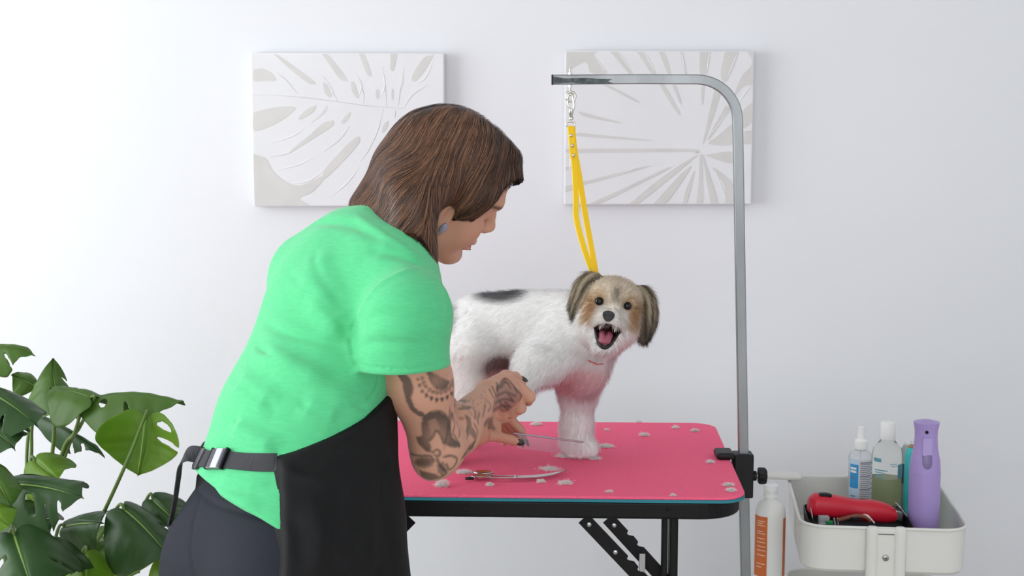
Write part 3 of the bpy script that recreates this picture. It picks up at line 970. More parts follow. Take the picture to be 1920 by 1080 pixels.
# shallow black caddy holding the clipper and small tools
kd = thing('black_caddy', RM @ Vector((0.13, 0.07, RF)), 'shallow black plastic caddy inside the trolley tray', 'caddy')
zk = RZ - 0.004
m = MB()
rg = lambda ins, z: [tuple(RM @ Vector((x, y, z))) for x, y in rrect(0.018 + ins, 0.014 + ins, 0.240 - ins, 0.20 - ins, 0.02, 6)]
m.loft([rg(0.004, RF), rg(0, zk), rg(0.002, zk), rg(0.006, zk - 0.03)]).build('caddy_shell', M_plas, kd, smooth=True, auto=0.6)
zk2 = zk - 0.02
# clipper
M_red = mat('red_clipper_plastic', lin(196, 24, 48), 0.4)
Yc = 3.225
cl = thing('hair_clipper', W(1600, 960, Yc), 'red cordless hair clipper with steel blade lying in the black caddy', 'clipper')
pts = [(1519, 945), (1528, 946), (1560, 949), (1600, 955), (1635, 958), (1660, 962), (1678, 966)]
zr = [0.019, 0.0255, 0.0255, 0.023, 0.0245, 0.0215, 0.0135]; yr = [0.018, 0.024, 0.025, 0.023, 0.025, 0.024, 0.019]
P = spline([W(a, b, Yc) for a, b in pts], 6); nn = len(P)
Zr = np.interp(np.linspace(0, 6, nn), range(7), zr); Yr = np.interp(np.linspace(0, 6, nn), range(7), yr)
rings = []
for i, p in enumerate(P):
    t = nrm(P[min(i + 1, nn - 1)] - P[max(i - 1, 0)]); s = V(0, 1, 0); u_ = np.cross(t, s) * -1
    rings.append([p + s * Yr[i] * np.sign(math.cos(a)) * abs(math.cos(a)) ** 0.75 + u_ * Zr[i] * np.sign(math.sin(a)) * abs(math.sin(a)) ** 0.75 for a in np.linspace(0, 2 * math.pi, 28, endpoint=False)])
rings = [[P[0] + (q - P[0]) * 0.75 - V(0.004, 0, 0) for q in rings[0]]] + rings
MB().loft(rings).build('clipper_body', M_red, cl, smooth=True, auto=1.0)
MB().rect_sweep(spline([W(1536, 927.5, Yc - 0.008), W(1547, 927, Yc - 0.008), W(1559, 929, Yc - 0.008)], 4), 0.014, 0.007, V(0, 1, 0)).build('switch', M_plas, cl, bevel=0.002)
bl = MB().rect_sweep([W(1674, 962, Yc), W(1690, 966, Yc)], 0.034, 0.022, V(0, 1, 0)).build('blade_block', M_steel, cl, bevel=0.002)
MB().rect_sweep([W(1683, 946, Yc), W(1699, 969, Yc)], 0.042, 0.004, V(0, 1, 0)).build('blade', M_scis, cl, bevel=0.001)
m = MB()
for i in range(14):
    y_ = Yc - 0.020 + i * 0.00305
    m.box((W(1698, 968, Yc)[0] - 0.001, y_ - 0.0008, W(1698, 968, Yc)[2] - 0.006), (W(1698, 968, Yc)[0] + 0.003, y_ + 0.0008, W(1698, 968, Yc)[2] + 0.002))
m.build('blade_teeth', M_scis, bl)
# small tools in the caddy in front of the clipper
Yt = 3.172
P = spline([W(1570, 975, Yt), W(1590, 970, Yt), W(1606, 967, Yt), (W(1622, 969, Yt)), W(1632, 978, Yt)], 5)
wc = thing('wooden_clip', W(1600, 978, Yt), 'brown curved wooden clip in the black caddy below the clipper', 'clip')
MB().rect_sweep(P, 0.014, 0.006, V(0, 1, 0)).build('clip_body', mat('brown_wood', lin(120, 66, 44), 0.5, noise=(60, 0.3)), wc, bevel=0.002)
MB().rect_sweep([W(1594, 972, Yt - .009), W(1616, 973, Yt - .009)], 0.003, 0.006, V(0, 1, 0)).build('clip_shadow_bar', M_plas, wc, bevel=0.001)  # black bar standing in for the shade under the clip
fs = thing('nail_file', W(1632, 978, Yt + 0.012), 'short white file leaning on the brown clip', 'file')
MB().rect_sweep(spline([W(1618, 966, Yt + .014), W(1628, 968, Yt + .012), W(1640, 981, Yt + .008)], 5), 0.010, 0.0022, V(0, 1, 0.2)).build('file_blade', M_white, fs, bevel=0.0008)
gs = thing('guide_comb', W(1548, 980, Yt), 'clear plastic guide comb with a green tab in the black caddy', 'comb')
MB().box(tuple(W(1536, 984, Yt)), tuple(W(1556, 969, Yt) + V(0, 0.016, 0))).build('comb_shell', M_frost, gs, bevel=0.002)
MB().box(tuple(W(1549, 984, Yt - .006)), tuple(W(1562, 977, Yt - .006) + V(0, 0.005, 0))).build('green_tab', mat('green_tab', lin(40, 140, 80), 0.4), gs, bevel=0.001)
for i, px in enumerate((1566, 1572)):
    MB().rect_sweep([W(px, 984, Yt), W(px - 2, 971, Yt)], 0.003, 0.002, V(1, 0, 0)).build('tooth', M_frost, gs)
pin = thing('steel_pin', W(1525, 985, 3.165), 'thin steel pin standing at the end of the red clipper', 'pin')
MB().tube([W(1526, 986, 3.165), W(1520, 952, 3.172)], 0.0011, 8).build('pin_shaft', M_steel, pin, smooth=True)
# white bottle with orange label beside the trolley, on a low stool
Y = 3.30; X0 = W(1443.5, 1000, Y)[0]; ztop = zat(908, Y); zb = ztop - 0.255
M_or = mat('orange_label', lin(205, 104, 48), 0.5, noise=(30, 0.1))
wb = thing('white_bottle', (X0, Y, zb), 'tall white plastic bottle with orange labels beside the trolley', 'bottle')
zz = lambda py: zat(py, Y) - zb
MB().lathe([(0.030, 0), (0.0335, 0.004), (0.0345, 0.02), (0.0345, zz(965)), (0.033, zz(953)), (0.027, zz(942)), (0.0165, zz(936)), (0.015, zz(934)), (0.015, zz(918))], (X0, Y, zb), 40).build('bottle_body', mat('white_hdpe', lin(228, 228, 224), 0.35, sss=0.1), wb, smooth=True, auto=0.9)
MB().lathe([(0.0162, zz(919)), (0.0165, zz(918)), (0.0165, zz(909)), (0.014, zz(908))], (X0, Y, zb), 30).build('cap', M_white, wb, smooth=True, auto=0.5)
MB().lathe([(0.0168, zz(930)), (0.0168, zz(927))], (X0, Y, zb), 30).build('neck_ring', M_white, wb, smooth=True, auto=0.5)
bb = (X0, Y, zb)
curved_strip(bb, 0.0348, 1414.5, 1433.5, 963, 1075, Y, 'label', M_or, wb, 10)
curved_strip(bb, 0.0348, 1464, 1472.5, 967, 1075, Y, 'label', M_or, wb, 8)
M_cream = mat('label_cream_text', lin(236, 200, 168), 0.5)
for ya in (971, 975, 979, 990, 994, 1003, 1010, 1018, 1025, 1034, 1050, 1056):
    curved_strip(bb, 0.0351, 1417, 1424 + (ya * 7 % 8), ya, ya + 1.5, Y, 'label_line', M_cream, wb, 5)
so = thing('low_stool', (X0, Y, 0), 'low white stool under the orange-labelled bottle', 'stool')
MB().prism(rrect(X0 - 0.06, Y - 0.10, X0 + 0.038, Y + 0.10, 0.02), zb - 0.02, zb).build('stool_top', M_white, so, bevel=0.003)
for dx in (-0.045, 0.022):
    for dy in (-0.08, 0.08):
        MB().lathe([(0.010, 0), (0.012, zb - 0.02)], (X0 + dx, Y + dy, 0), 14).build('leg', M_white, so, smooth=True, auto=0.5)
# ------------------------------------------------------------------ monstera
def leaf_mat(name, rgb, tr):
    m = mat(name, rgb, 0.38, spec=0.45, translucent=tr, noise=(9, 0.14), bump=(60, 0.12, 0.002))
    return m


M_leafs = [leaf_mat('leaf_mid', lin(88, 124, 48), 0.42), leaf_mat('leaf_dark', lin(56, 88, 44), 0.32), leaf_mat('leaf_bright', lin(120, 160, 46), 0.5)]
M_rib = mat('leaf_rib', lin(128, 160, 74), 0.5)
M_stem = mat('plant_stem', lin(92, 118, 52), 0.5, noise=(20, 0.15))


def leaf_geo(L, wid, slits, holes, curl, cup, seed, NS=64, NT=16):
    """Heart-shaped blade in local x (across), y (base to tip), z up. slits: (side, s, depth); holes: (side, s, t, ls, lt)."""
    rg_ = np.random.default_rng(seed)
    S = np.linspace(0, 1, NS); out = {}
    verts = []; faces = []; mask = []
    def half(s):
        return wid * (np.sin(np.pi * np.clip(s * 0.965 + 0.035, 0, 1) ** 0.62) ** 0.80) * (1 - 0.12 * s)
    for side in (-1, 1):
        base = len(verts); val = np.full((NS, NT), 1.0)
        T_ = np.linspace(0, 1, NT)
        SS, TT = np.meshgrid(S, T_, indexing='ij')
        m = np.full_like(SS, 1.0)
        for sd, s0, dep in slits:
            if sd == side:
                d = np.abs(SS - s0 + 0.05 * (1 - TT)) - 0.016 * np.clip((TT - dep) * 6, -1, 1) - 0.012 * TT
                m = np.minimum(m, np.where(TT > dep, d * 10, 1))
        for sd, s0, t0, ls, lt in holes:
            if sd == side:
                m = np.minimum(m, np.sqrt(((SS - s0 + 0.05 * (1 - TT)) / ls) ** 2 + ((TT - t0) / lt) ** 2) - 1)
        hw = half(SS)
        x = side * hw * TT
        # side veins sweep towards the tip; lobes reach back past the stalk at the base
        y = L * (SS + 0.10 * TT ** 1.3 * (1 - SS)) - L * 0.22 * np.sin(np.pi * .74 * TT) * np.clip(1 - SS * 2.8, 0, 1) ** 1.2
        x = x * (1 - 0.55 * np.clip((SS - 0.86) / 0.14, 0, 1) ** 2)
        z = -cup * (hw * TT) ** 2 / max(wid, 1e-3) + 0.0016 * np.sin(SS * 34) * TT * (L / 0.2) + 0.004 * TT * np.sin(SS * 9 + seed)
        z = z - 0.006 * np.exp(-(TT / 0.06) ** 2)
        yy = y.copy(); th = curl * (yy / L) ** 1
        # bend along the length
        if abs(curl) > 1e-3:
            rad = L / curl; a = yy / rad
            y2 = (rad - 0) * np.sin(a); z2 = rad * (np.cos(a) - 1)
            y = y2 - z * np.sin(-a) * 0 ; z = z + z2
        idx = np.arange(NS * NT).reshape(NS, NT) + base
        verts += np.stack([x, y, z], -1).reshape(-1, 3).tolist()
        mc = (m[:-1, :-1] + m[1:, :-1] + m[:-1, 1:] + m[1:, 1:]) / 4
        for i in range(NS - 1):
            for j in range(NT - 1):
                if mc[i, j] > 0:
                    q = (idx[i, j], idx[i + 1, j], idx[i + 1, j + 1], idx[i, j + 1])
                    faces.append(q if side < 0 else q[::-1])
    v = np.array(verts)
    mid = v[np.arange(NS) * NT]
    return v, faces, mid


mon = thing('monstera_plant', (-1.02, 2.95, 0), 'large leafy monstera plant standing behind the woman\'s back', 'plant')
crown = V(-0.98, 2.95, 0.50)


def leaf(base, tip, nrm_dir, wid, material, slits=(), holes=(), curl=0.5, cup=0.8, stem=None, seed=1, Y=None, stem_r=0.0034):
    """base, tip: (px, py, Y) of stalk joint and leaf tip; nrm_dir: upper-side direction."""
    B = W(*base); Tp = W(*tip); ax = nrm(Tp - B); L = np.linalg.norm(Tp - B) * (1 + 0.06 * curl * curl)
    Zx = np.asarray(nrm_dir, float); Zx = nrm(Zx - ax * np.dot(Zx, ax)); Xx = np.cross(ax, Zx)
    v, f, mid = leaf_geo(L, wid, slits, holes, curl, cup, seed)
    # un-tilt the bend so that the tip lands where asked
    a = math.atan2(mid[-1][2], mid[-1][1]); c_, s_ = math.cos(-a), math.sin(-a)
    def rot(p):
        y = p[:, 1] * c_ - p[:, 2] * s_; z = p[:, 1] * s_ + p[:, 2] * c_
        return B + p[:, :1] * Xx + y[:, None] * ax + z[:, None] * Zx
    vw = rot(v); mw = rot(mid)
    me = bpy.data.meshes.new('leaf'); me.from_pydata(vw.tolist(), [], f); me.update()
    bm = bmesh.new(); bm.from_mesh(me); bmesh.ops.remove_doubles(bm, verts=bm.verts, dist=1e-5)
    lo = [q for q in bm.verts if not q.link_faces]; bmesh.ops.delete(bm, geom=lo, context='VERTS')
    bb = [q for q in bm.verts if q.is_boundary]
    for _ in range(3):
        bmesh.ops.smooth_vert(bm, verts=bb, factor=0.5, use_axis_x=True, use_axis_y=True, use_axis_z=True)
    bm.to_mesh(me); bm.free()
    o = link('leaf', me, material, mon)
    md = o.modifiers.new('thickness', 'SOLIDIFY'); md.thickness = 0.0009
    MB().tube(mw[:-3:3] , np.linspace(0.0028, 0.0008, len(mw[:-3:3])), 6).build('midrib', M_rib, o, smooth=True)
    sp = [W(*q) for q in stem] if stem else []
    P = spline([mw[1], B - ax * 0.012 - Zx * 0.004] + sp + [crown + V(random.uniform(-.05, .05), random.uniform(-.05, .05), 0)], 8)
    MB().tube(P, np.linspace(stem_r * 0.75, stem_r * 1.3, len(P)), 8).build('stalk', M_stem, mon, smooth=True)
    return o


UP = V(0, 0, 1)
H = lambda *a: a
D0, D1, D2 = M_leafs
# big drooping bright leaf (centre of the group), seen from its underside
leaf((274, 785, 2.70), (258, 892, 2.68), V(0.05, 0.97, 0.15), 0.082, D2, [(1, .33, .30)], [(1, .16, .55, .035, .20)], 0.2, 0.6, [(236, 870, 2.655), (190, 970, 2.72), (150, 1050, 2.82)], 3)
# leaf edge-on above it, reaching right
leaf((170, 744, 2.80), (345, 760, 2.74), V(-0.05, -0.20, 1.0), 0.062, D0, [(1, .45, .35), (-1, .6, .45)], [(1, .25, .35, .03, .12), (-1, .18, .3, .04, .16)], 0.5, 1.2, [(140, 810, 2.84), (112, 870, 2.9)], 4)
# upright leaf with a rolled tip on its left
leaf((112, 758, 2.86), (98, 678, 2.92), V(0.5, -0.85, 0.2), 0.060, D0, [(1, .7, .4)], [], -0.6, 1.6, [(102, 800, 2.88), (98, 850, 2.92)], 5)
leaf((168, 742, 2.78), (95, 735, 2.84), V(0.1, -0.45, 0.9), 0.056, D0, [], [(1, .4, .4, .08, .2)], 0.6, 1.2, [(150, 800, 2.84), (120, 860, 2.9)], 6)
# narrow edge-on leaf pointing down right behind the stalks
leaf((80, 782, 2.98), (195, 858, 2.92), V(0.5, -0.62, 0.6), 0.024, D1, [(1, .5, .4), (1, .7, .4)], [], 0.5, 2.0, [(60, 800, 3.0), (55, 900, 3.0)], 7)
# top left: tips entering from the frame edge
leaf((-45, 655, 2.72), (62, 668, 2.70), V(0.1, -0.5, 0.85), 0.035, D0, [(1, .55, .4)], [], 1.0, 1.6, [(-50, 720, 2.74), (-30, 860, 2.8)], 8)
leaf((-60, 672, 2.80), (20, 690, 2.78), V(0.1, -0.7, 0.6), 0.035, D0, [], [], 0.5, 1.6, [(-60, 740, 2.8), (-30, 860, 2.85)], 9)
leaf((-40, 725, 2.62), (68, 800, 2.58), V(0.35, -0.55, 0.75), 0.085, D1, [(1, .6, .35)], [(1, .35, .4, .04, .14)], 0.7, 1.2, [(-60, 780, 2.66), (-40, 900, 2.75)], 10)
leaf((-60, 760, 2.60), (28, 845, 2.55), V(0.3, -0.7, 0.6), 0.075, D1, [(-1, .6, .35), (1, .55, .4)], [], 0.5, 1.2, [(-70, 820, 2.64), (-50, 920, 2.72)], 11)
leaf((62, 720, 3.02), (22, 705, 3.02), V(0.1, -0.7, 0.6), 0.03, D0, [], [], 0.4, 1.0, [(60, 780, 3.02), (50, 880, 3.0)], 12)
# bright leaf at mid left
leaf((65, 862, 2.74), (112, 905, 2.70), V(0.1, -0.75, 0.55), 0.055, D2, [], [(1, .72, .45, .05, .10), (1, .84, .5, .05, .10)], 0.5, 0.9, [(55, 900, 2.78), (60, 960, 2.85)], 13)
# wide dark leaf under it (tip to the right)
leaf((25, 905, 2.56), (155, 935, 2.52), V(0.05, -0.62, 0.78), 0.078, D1, [(1, .55, .4), (1, .75, .45), (-1, .6, .5)], [(1, .35, .4, .05, .16)], 0.6, 1.3, [(20, 960, 2.62), (40, 1040, 2.7)], 14)
leaf((-20, 880, 2.50), (20, 950, 2.48), V(0.5, -0.7, 0.4), 0.05, D0, [], [], 0.5, 1.0, [(-30, 960, 2.56), (-10, 1060, 2.66)], 15)
leaf((-30, 945, 2.46), (18, 990, 2.44), V(0.4, -0.8, 0.4), 0.04, D2, [], [], 0.5, 1.0, [(-30, 1000, 2.52), (-10, 1080, 2.62)], 16)
# centre low leaf, tip right
leaf((118, 985, 2.68), (195, 982, 2.64), V(0.0, -0.75, 0.62), 0.052, D1, [], [], 0.5, 1.3, [(100, 1030, 2.72), (90, 1100, 2.8)], 17)
# right-hand dark leaf hanging in front of the wall beside the woman
leaf((232, 952, 2.66), (322, 1052, 2.60), V(0.62, -0.75, 0.30), 0.075, D1, [(-1, .62, .5)], [(-1, .42, .6, .05, .16)], 0.6, 1.2, [(200, 985, 2.72), (160, 1045, 2.8)], 18)
leaf((285, 935, 2.74), (335, 985, 2.70), V(0.4, -0.85, 0.3), 0.05, D1, [(1, .5, .5)], [], 0.4, 0.9, [(240, 1010, 2.78), (190, 1060, 2.84)], 19)
leaf((185, 1000, 2.80), (275, 1040, 2.74), V(0.1, -0.75, 0.6), 0.045, D0, [(1, .45, .5)], [], 0.4, 1.2, [(165, 1030, 2.82), (140, 1090, 2.86)], 20)
leaf((215, 1035, 2.86), (262, 1075, 2.82), V(0.2, -0.8, 0.5), 0.05, D2, [], [], 0.4, 1.0, [(195, 1055, 2.86), (165, 1100, 2.88)], 21)
# bottom left mass
leaf((25, 1000, 2.46), (62, 1110, 2.40), V(0.25, -0.85, 0.35), 0.095, D1, [(-1, .5, .5)], [(1, .35, .4, .04, .14)], 0.5, 1.2, [(10, 1040, 2.54), (20, 1120, 2.66)], 22)
leaf((95, 1015, 2.56), (120, 1085, 2.52), V(0.3, -0.8, 0.45), 0.065, D1, [(1, .5, .45)], [], 0.5, 1.2, [(85, 1050, 2.62), (70, 1120, 2.7)], 23)
leaf((160, 1035, 2.62), (160, 1095, 2.58), V(0.1, -0.9, 0.35), 0.05, D2, [], [(1, .5, .5, .06, .12)], 0.4, 1.0, [(140, 1060, 2.66), (110, 1120, 2.72)], 24)
leaf((305, 1050, 2.78), (325, 1110, 2.74), V(0.2, -0.8, 0.5), 0.04, D2, [], [], 0.4, 1.0, [(270, 1062, 2.8), (200, 1100, 2.84)], 25)
leaf((20, 955, 2.66), (90, 1010, 2.62), V(0.2, -0.7, 0.6), 0.07, D1, [(1, .5, .5), (-1, .6, .5)], [], 0.4, 1.0, [(10, 1000, 2.68), (20, 1080, 2.74)], 26)
# pot on the floor, below the picture
M_pot = mat('pot_ceramic', lin(214, 210, 204), 0.5)
pot = MB().lathe([(0.13, 0), (0.15, 0.02), (0.18, 0.30), (0.19, 0.32), (0.18, 0.325), (0.165, 0.30), (0.16, 0.27)], (-0.98, 2.95, 0), 40).build('pot', M_pot, mon, smooth=True, auto=0.6)
MB().lathe([(0.165, 0.26), (0.16, 0.285), (0.02, 0.29)], (-0.98, 2.95, 0), 30).build('soil', mat('soil', lin(58, 44, 34), 0.95, bump=(90, 0.6, 0.01)), mon, smooth=True)
MB().tube([V(-0.98, 2.95, 0.27), V(-0.985, 2.95, 0.40), crown + V(0, 0, 0.03)], [0.02, 0.018, 0.03], 10).build('main_stem', M_stem, mon, smooth=True)
# ------------------------------------------------------------------ dog
DY = 3.13
d = lambda px, py, o=0.0: W(px, py, DY + o)
dog = thing('dog', ontable(1000, 850), 'small white dog with brown ears and open mouth standing on the pink mat', 'dog')
F = Field(W(800, 900, 3.02) - V(.03, .24, .0), W(1260, 500, 3.3) + V(.03, .10, .03), 0.0028)
# trunk
F.ell(d(893, 640, .03), (.080, .074, .092), k=.03)
F.ell(d(950, 628, .015), (.095, .072, .086), k=.05)
F.ell(d(1020, 622, .0), (.095, .072, .084), k=.05)
F.ell(d(1080, 640, -.02), (.064, .070, .090), [(1, 0, .35), (0, 1, 0), (-.35, 0, 1)], k=.05)
F.ell(d(1092, 686, -.01), (.050, .058, .060), k=.04)
F.cone(d(1085, 625, -.02), d(1128, 612, -.055), .070, .062, k=.04)
# hind legs
F.chain([d(882, 665, -.035), d(888, 735, -.05), d(832, 790, -.045), d(822, 838, -.05)], [.062, .040, .024, .024], k=.03)
F.ell(d(828, 846, -.065) * V(1, 1, 0) + V(0, 0, TZ + .018), (.030, .028, .018), k=.02)
F.chain([d(893, 668, .075), d(900, 735, .085), d(848, 785, .085), d(838, 826, .08)], [.056, .036, .023, .023], k=.03)
F.ell(d(844, 834, .075) * V(1, 1, 0) + V(0, 0, TZ + .018), (.030, .027, .018), k=.02)
F.chain([d(840, 622, .03), d(808, 608, .04), d(795, 575, .04)], [.022, .02, .012], k=.03)
# standing foreleg (far side)
pw = ontable(1084, 853)
F.chain([d(1086, 690, .02), d(1084, 735, .03), d(1081, 800, .025), V(pw[0] - .006, pw[1] - .005, TZ + .034)], [.050, .035, .028, .030], k=.03)
F.ell(pw + V(.006, -.012, .019), (.036, .034, .020), k=.02)
for s in (-.018, -.002, .014, .026):
    F.ell(pw + V(.004 + s, -.038 + abs(s) * .35, .012), (.0095, .011, .011), k=.006)
# lifted foreleg (near side), paw resting in the woman's hand
LF = [d(1052, 650, -.055), d(1024, 678, -.085), d(1000, 688, -.12), d(986, 716, -.15)]
F.chain(LF, [.055, .044, .034, .026], k=.03)
F.ell(LF[3] + V(-.004, -.01, -.004), (.022, .024, .021), k=.015)
# head
HC = d(1146, 584, -.085)
ro = math.radians(9.5)
hu = nrm(V(math.sin(ro), .10, math.cos(ro))); hf = nrm(V(-.045, -1, -.02)); hf = nrm(hf - hu * np.dot(hf, hu)); hr = np.cross(hf, hu) * -1   # hr: image right
HA = [hr, hf, hu]
MU, MUR, ML, MLR = (-.004, .070, -.036), (.0255, .034, .011), (-.006, .068, -.050), (.0175, .034, .019)
h = lambda r, f_, u: HC + hr * r + hf * f_ + hu * u
F.ell(h(0, 0, .012), (.064, .062, .058), HA, k=.02)
F.ell(h(0, .022, .030), (.046, .040, .034), HA, k=.02)            # forehead
for s in (-1, 1):
    F.ell(h(s * .033 - .004, .024, -.026), (.030, .034, .038), HA, k=.02)  # cheeks
    F.ell(h(s * .016 - .006, .064, -.020), (.019, .024, .015), HA, k=.01)  # muzzle pads
F.ell(h(-.004, .050, -.008), (.024, .036, .018), HA, k=.012)           # bridge
F.ell(h(0, .03, -.050), (.034, .036, .030), HA, k=.02)             # throat and chin
F.ell(h(-.006, .056, -.072), (.020, .024, .013), HA, k=.010)       # lower jaw
F.ell(h(*MU), MUR, HA, k=.006, mode='sub')     # open mouth
F.ell(h(*ML), MLR, HA, k=.008, mode='sub')
for s in (-1, 1):
    F.ell(h(s * .0285, .062, .018), (.0125, .016, .0115), HA, k=.008, mode='sub')
vD, fD = F.mesh()
vD = laplace(vD, fD, 2)
vD[:, 2] = np.maximum(vD[:, 2], TZ + .0004)
nD = vnormals(vD, fD)


def wpatch(P, c, r, soft=0.5):
    """soft ellipsoidal patch weight around c"""
    q = np.linalg.norm((P - c) / np.asarray(r), axis=1)
    return np.clip((1 + soft - q) / soft, 0, 1) if soft else (q < 1).astype(float)


C_white = V(*lin(250, 248, 246)); C_grey = V(*lin(98, 96, 98)); C_tan = V(*lin(188, 156, 118)); C_rust = V(*lin(168, 112, 66))
C_dkb = V(*lin(74, 62, 52)); C_pink = V(*lin(240, 190, 194)); C_cream = V(*lin(222, 206, 184)); C_yelw = V(*lin(226, 205, 160))


def dogcol(P):
    c = np.tile(C_white, (len(P), 1))
    def mix(w, col, a=1.0):
        nonlocal c
        w = (w * a)[:, None]; c = c * (1 - w) + col * w
    zz_ = P[:, 2]
    mix(wpatch(P, d(935, 548, .0), (.036, .075, .012), 1.0), C_grey, .95)          # saddle patch
    mix(wpatch(P, d(965, 544, .0), (.016, .06, .007), 1.0), C_grey, .8)
    mix(wpatch(P, d(848, 600, .03), (.016, .07, .035), .6), C_grey, .5)
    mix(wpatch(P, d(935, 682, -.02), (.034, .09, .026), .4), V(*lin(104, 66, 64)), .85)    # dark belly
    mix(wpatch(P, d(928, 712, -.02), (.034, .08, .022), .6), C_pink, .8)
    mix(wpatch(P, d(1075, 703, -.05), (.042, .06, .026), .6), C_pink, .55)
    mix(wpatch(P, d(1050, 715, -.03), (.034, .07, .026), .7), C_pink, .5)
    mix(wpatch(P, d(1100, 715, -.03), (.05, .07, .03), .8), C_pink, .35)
    # head
    L = (P - HC); r = L @ hr; f_ = L @ hf; u = L @ hu
    hd = np.clip((.098 - np.linalg.norm(L / V(1, 1.1, 1), axis=1)) / .02, 0, 1)
    top = hd * np.clip((u + .004) / .02, 0, 1)
    mix(top, C_cream, .95)
    mix(hd * np.clip((.021 - np.abs(np.abs(r) - .046)) / .014, 0, 1) * np.clip((.04 - np.abs(u + .002)) / .02, 0, 1), C_tan, .9)
    mix(hd * np.exp(-((np.abs(r) - .030) / .015) ** 2 - ((u - .030) / .012) ** 2), C_tan, .8)
    mix(hd * np.exp(-((np.abs(r) - .043) / .012) ** 2 - ((u - .000) / .018) ** 2), C_rust, .6)
    mix(hd * np.exp(-((np.abs(r) - .030) / .017) ** 2 - ((u - .016) / .012) ** 2), C_dkb, .75)
    mix(hd * np.exp(-((r - .002) / .0085) ** 2) * np.clip((u - .016) / .01, 0, 1) * np.clip((.056 - u) / .01, 0, 1), C_dkb, .6)
    mz = hd * np.clip((.034 - np.sqrt((r / 1.0) ** 2 + ((u + .022) / .95) ** 2)) / .01, 0, 1) * (f_ > .02)
    mix(mz, V(*lin(222, 214, 204)), .9)
    mix(hd * np.clip((-.030 - u) / .015, 0, 1), C_white, .85)
    mix(hd * np.clip((-.030 - u) / .02, 0, 1) * np.clip((r - .01) / .03, 0, 1), C_pink, .45)
    mix(hd * np.exp(-((r) / .012) ** 2 - ((u + .002) / .014) ** 2) * (f_ > .03), V(*lin(226, 220, 214)), .8)
    # mouth lining
    q = np.minimum(*[np.linalg.norm(np.stack([(r - c_[0]) / (r_m[0] + .001), (f_ - c_[1]) / r_m[1], (u - c_[2]) / (r_m[2] + .001)], 1), axis=1) for c_, r_m in ((MU, MUR), (ML, MLR))])
    mix((q < 1.13).astype(float), V(*lin(64, 24, 27)), 1)
    return np.clip(c, 0, 1)


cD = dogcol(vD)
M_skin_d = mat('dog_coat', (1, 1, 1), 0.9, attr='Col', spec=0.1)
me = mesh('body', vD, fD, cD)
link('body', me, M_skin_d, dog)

# fur ---------------------------------------------------------------
M_fur = mat('dog_fur', (1, 1, 1), 0.75, attr='Col', spec=0.15, translucent=0.25)


def fur(name, v, f, n_, length, flow, lift, width, colfn, weight=None, k=4, clump=0.3, normals=True, jitter=.25, sag=0.25):
    P, fi = sample_faces(v, f, n_, weight)
    q = f[fi]; fn = nrm_rows(np.cross(v[q[:, 2]] - v[q[:, 0]], v[q[:, 3]] - v[q[:, 1]]))
    Lh = length(P) * (0.7 + 0.6 * RNG.random(len(P)))
    keep = Lh > 1e-4
    P, fn, Lh = P[keep], fn[keep], Lh[keep]; n_ = len(P)
    fl = flow(P, fn); fl = fl - fn * (fl * fn).sum(1)[:, None]; fl = nrm_rows(fl)
    li = lift(P) if callable(lift) else lift
    D_ = nrm_rows(fl * 1.0 + fn * (li[:, None] if hasattr(li, '__len__') else li) + RNG.normal(0, jitter, (n_, 3)))
    t = np.linspace(0, 1, k)
    pts = P[:, None] + D_[:, None] * (Lh[:, None] * t)[..., None] + (fl * 0.35 + V(0, 0, -sag))[:, None] * (Lh[:, None] * t ** 2 * 0.6)[..., None]
    pts[..., 2] = np.maximum(pts[..., 2], TZ + .0006)
    side = nrm_rows(np.cross(D_, fn) + RNG.normal(0, .2, (n_, 3)))
    wd = width * (0.7 + .6 * RNG.random(n_))[:, None] * np.array([1, .9, .65, .12])[None, :k]
    col = colfn(P) * (0.86 + 0.28 * RNG.random(n_))[:, None]
    me_ = strand_mesh(name, pts, wd, np.repeat(side[:, None], k, 1), np.clip(col, 0, 1))
    if normals:
        nn_ = np.repeat(nrm_rows(fn + 0.35 * D_), k * 2, 0)
        me_.normals_split_custom_set_from_vertices(nn_.tolist())
    return me_


def nrm_rows(a):
    return a / (np.linalg.norm(a, axis=1, keepdims=True) + 1e-9)


def flen(P):
    L = P - HC; r = L @ hr; f_ = L @ hf; u = L @ hu
    hd = np.clip((.100 - np.linalg.norm(L, axis=1)) / .02, 0, 1)
    base = np.full(len(P), .0125)
    base = np.where(P[:, 2] < TZ + .12, .0105, base)
    base = np.where(P[:, 2] < TZ + .02, .007, base)
    base = base * (1 - wpatch(P, d(935, 685, -.02), (.04, .09, .03), .4) * .6)
    face = np.full(len(P), .0105)
    face = np.where((f_ > .045) & (u > -.01), .008, face)
    face = np.where((f_ > .045) & (u <= -.01), .011, face)
    face = np.where(u < -.045, .011, face)
    for s in (-1, 1):
        face = np.where(np.linalg.norm(np.stack([(r - s * .0285), (f_ - .052) * .5, (u - .018)], 1), axis=1) < .0135, 0, face)
    q = np.minimum(*[np.linalg.norm(np.stack([(r - c_[0]) / (r_m[0] + .001), (f_ - c_[1]) / r_m[1], (u - c_[2]) / (r_m[2] + .001)], 1), axis=1) for c_, r_m in ((MU, MUR), (ML, MLR))])
    face = np.where(q < 1.12, 0, face)
    face = np.where(np.linalg.norm(np.stack([r + .008, f_ - .088, u + .006], 1), axis=1) < .016, 0, face)
    return base * (1 - hd) + face * hd


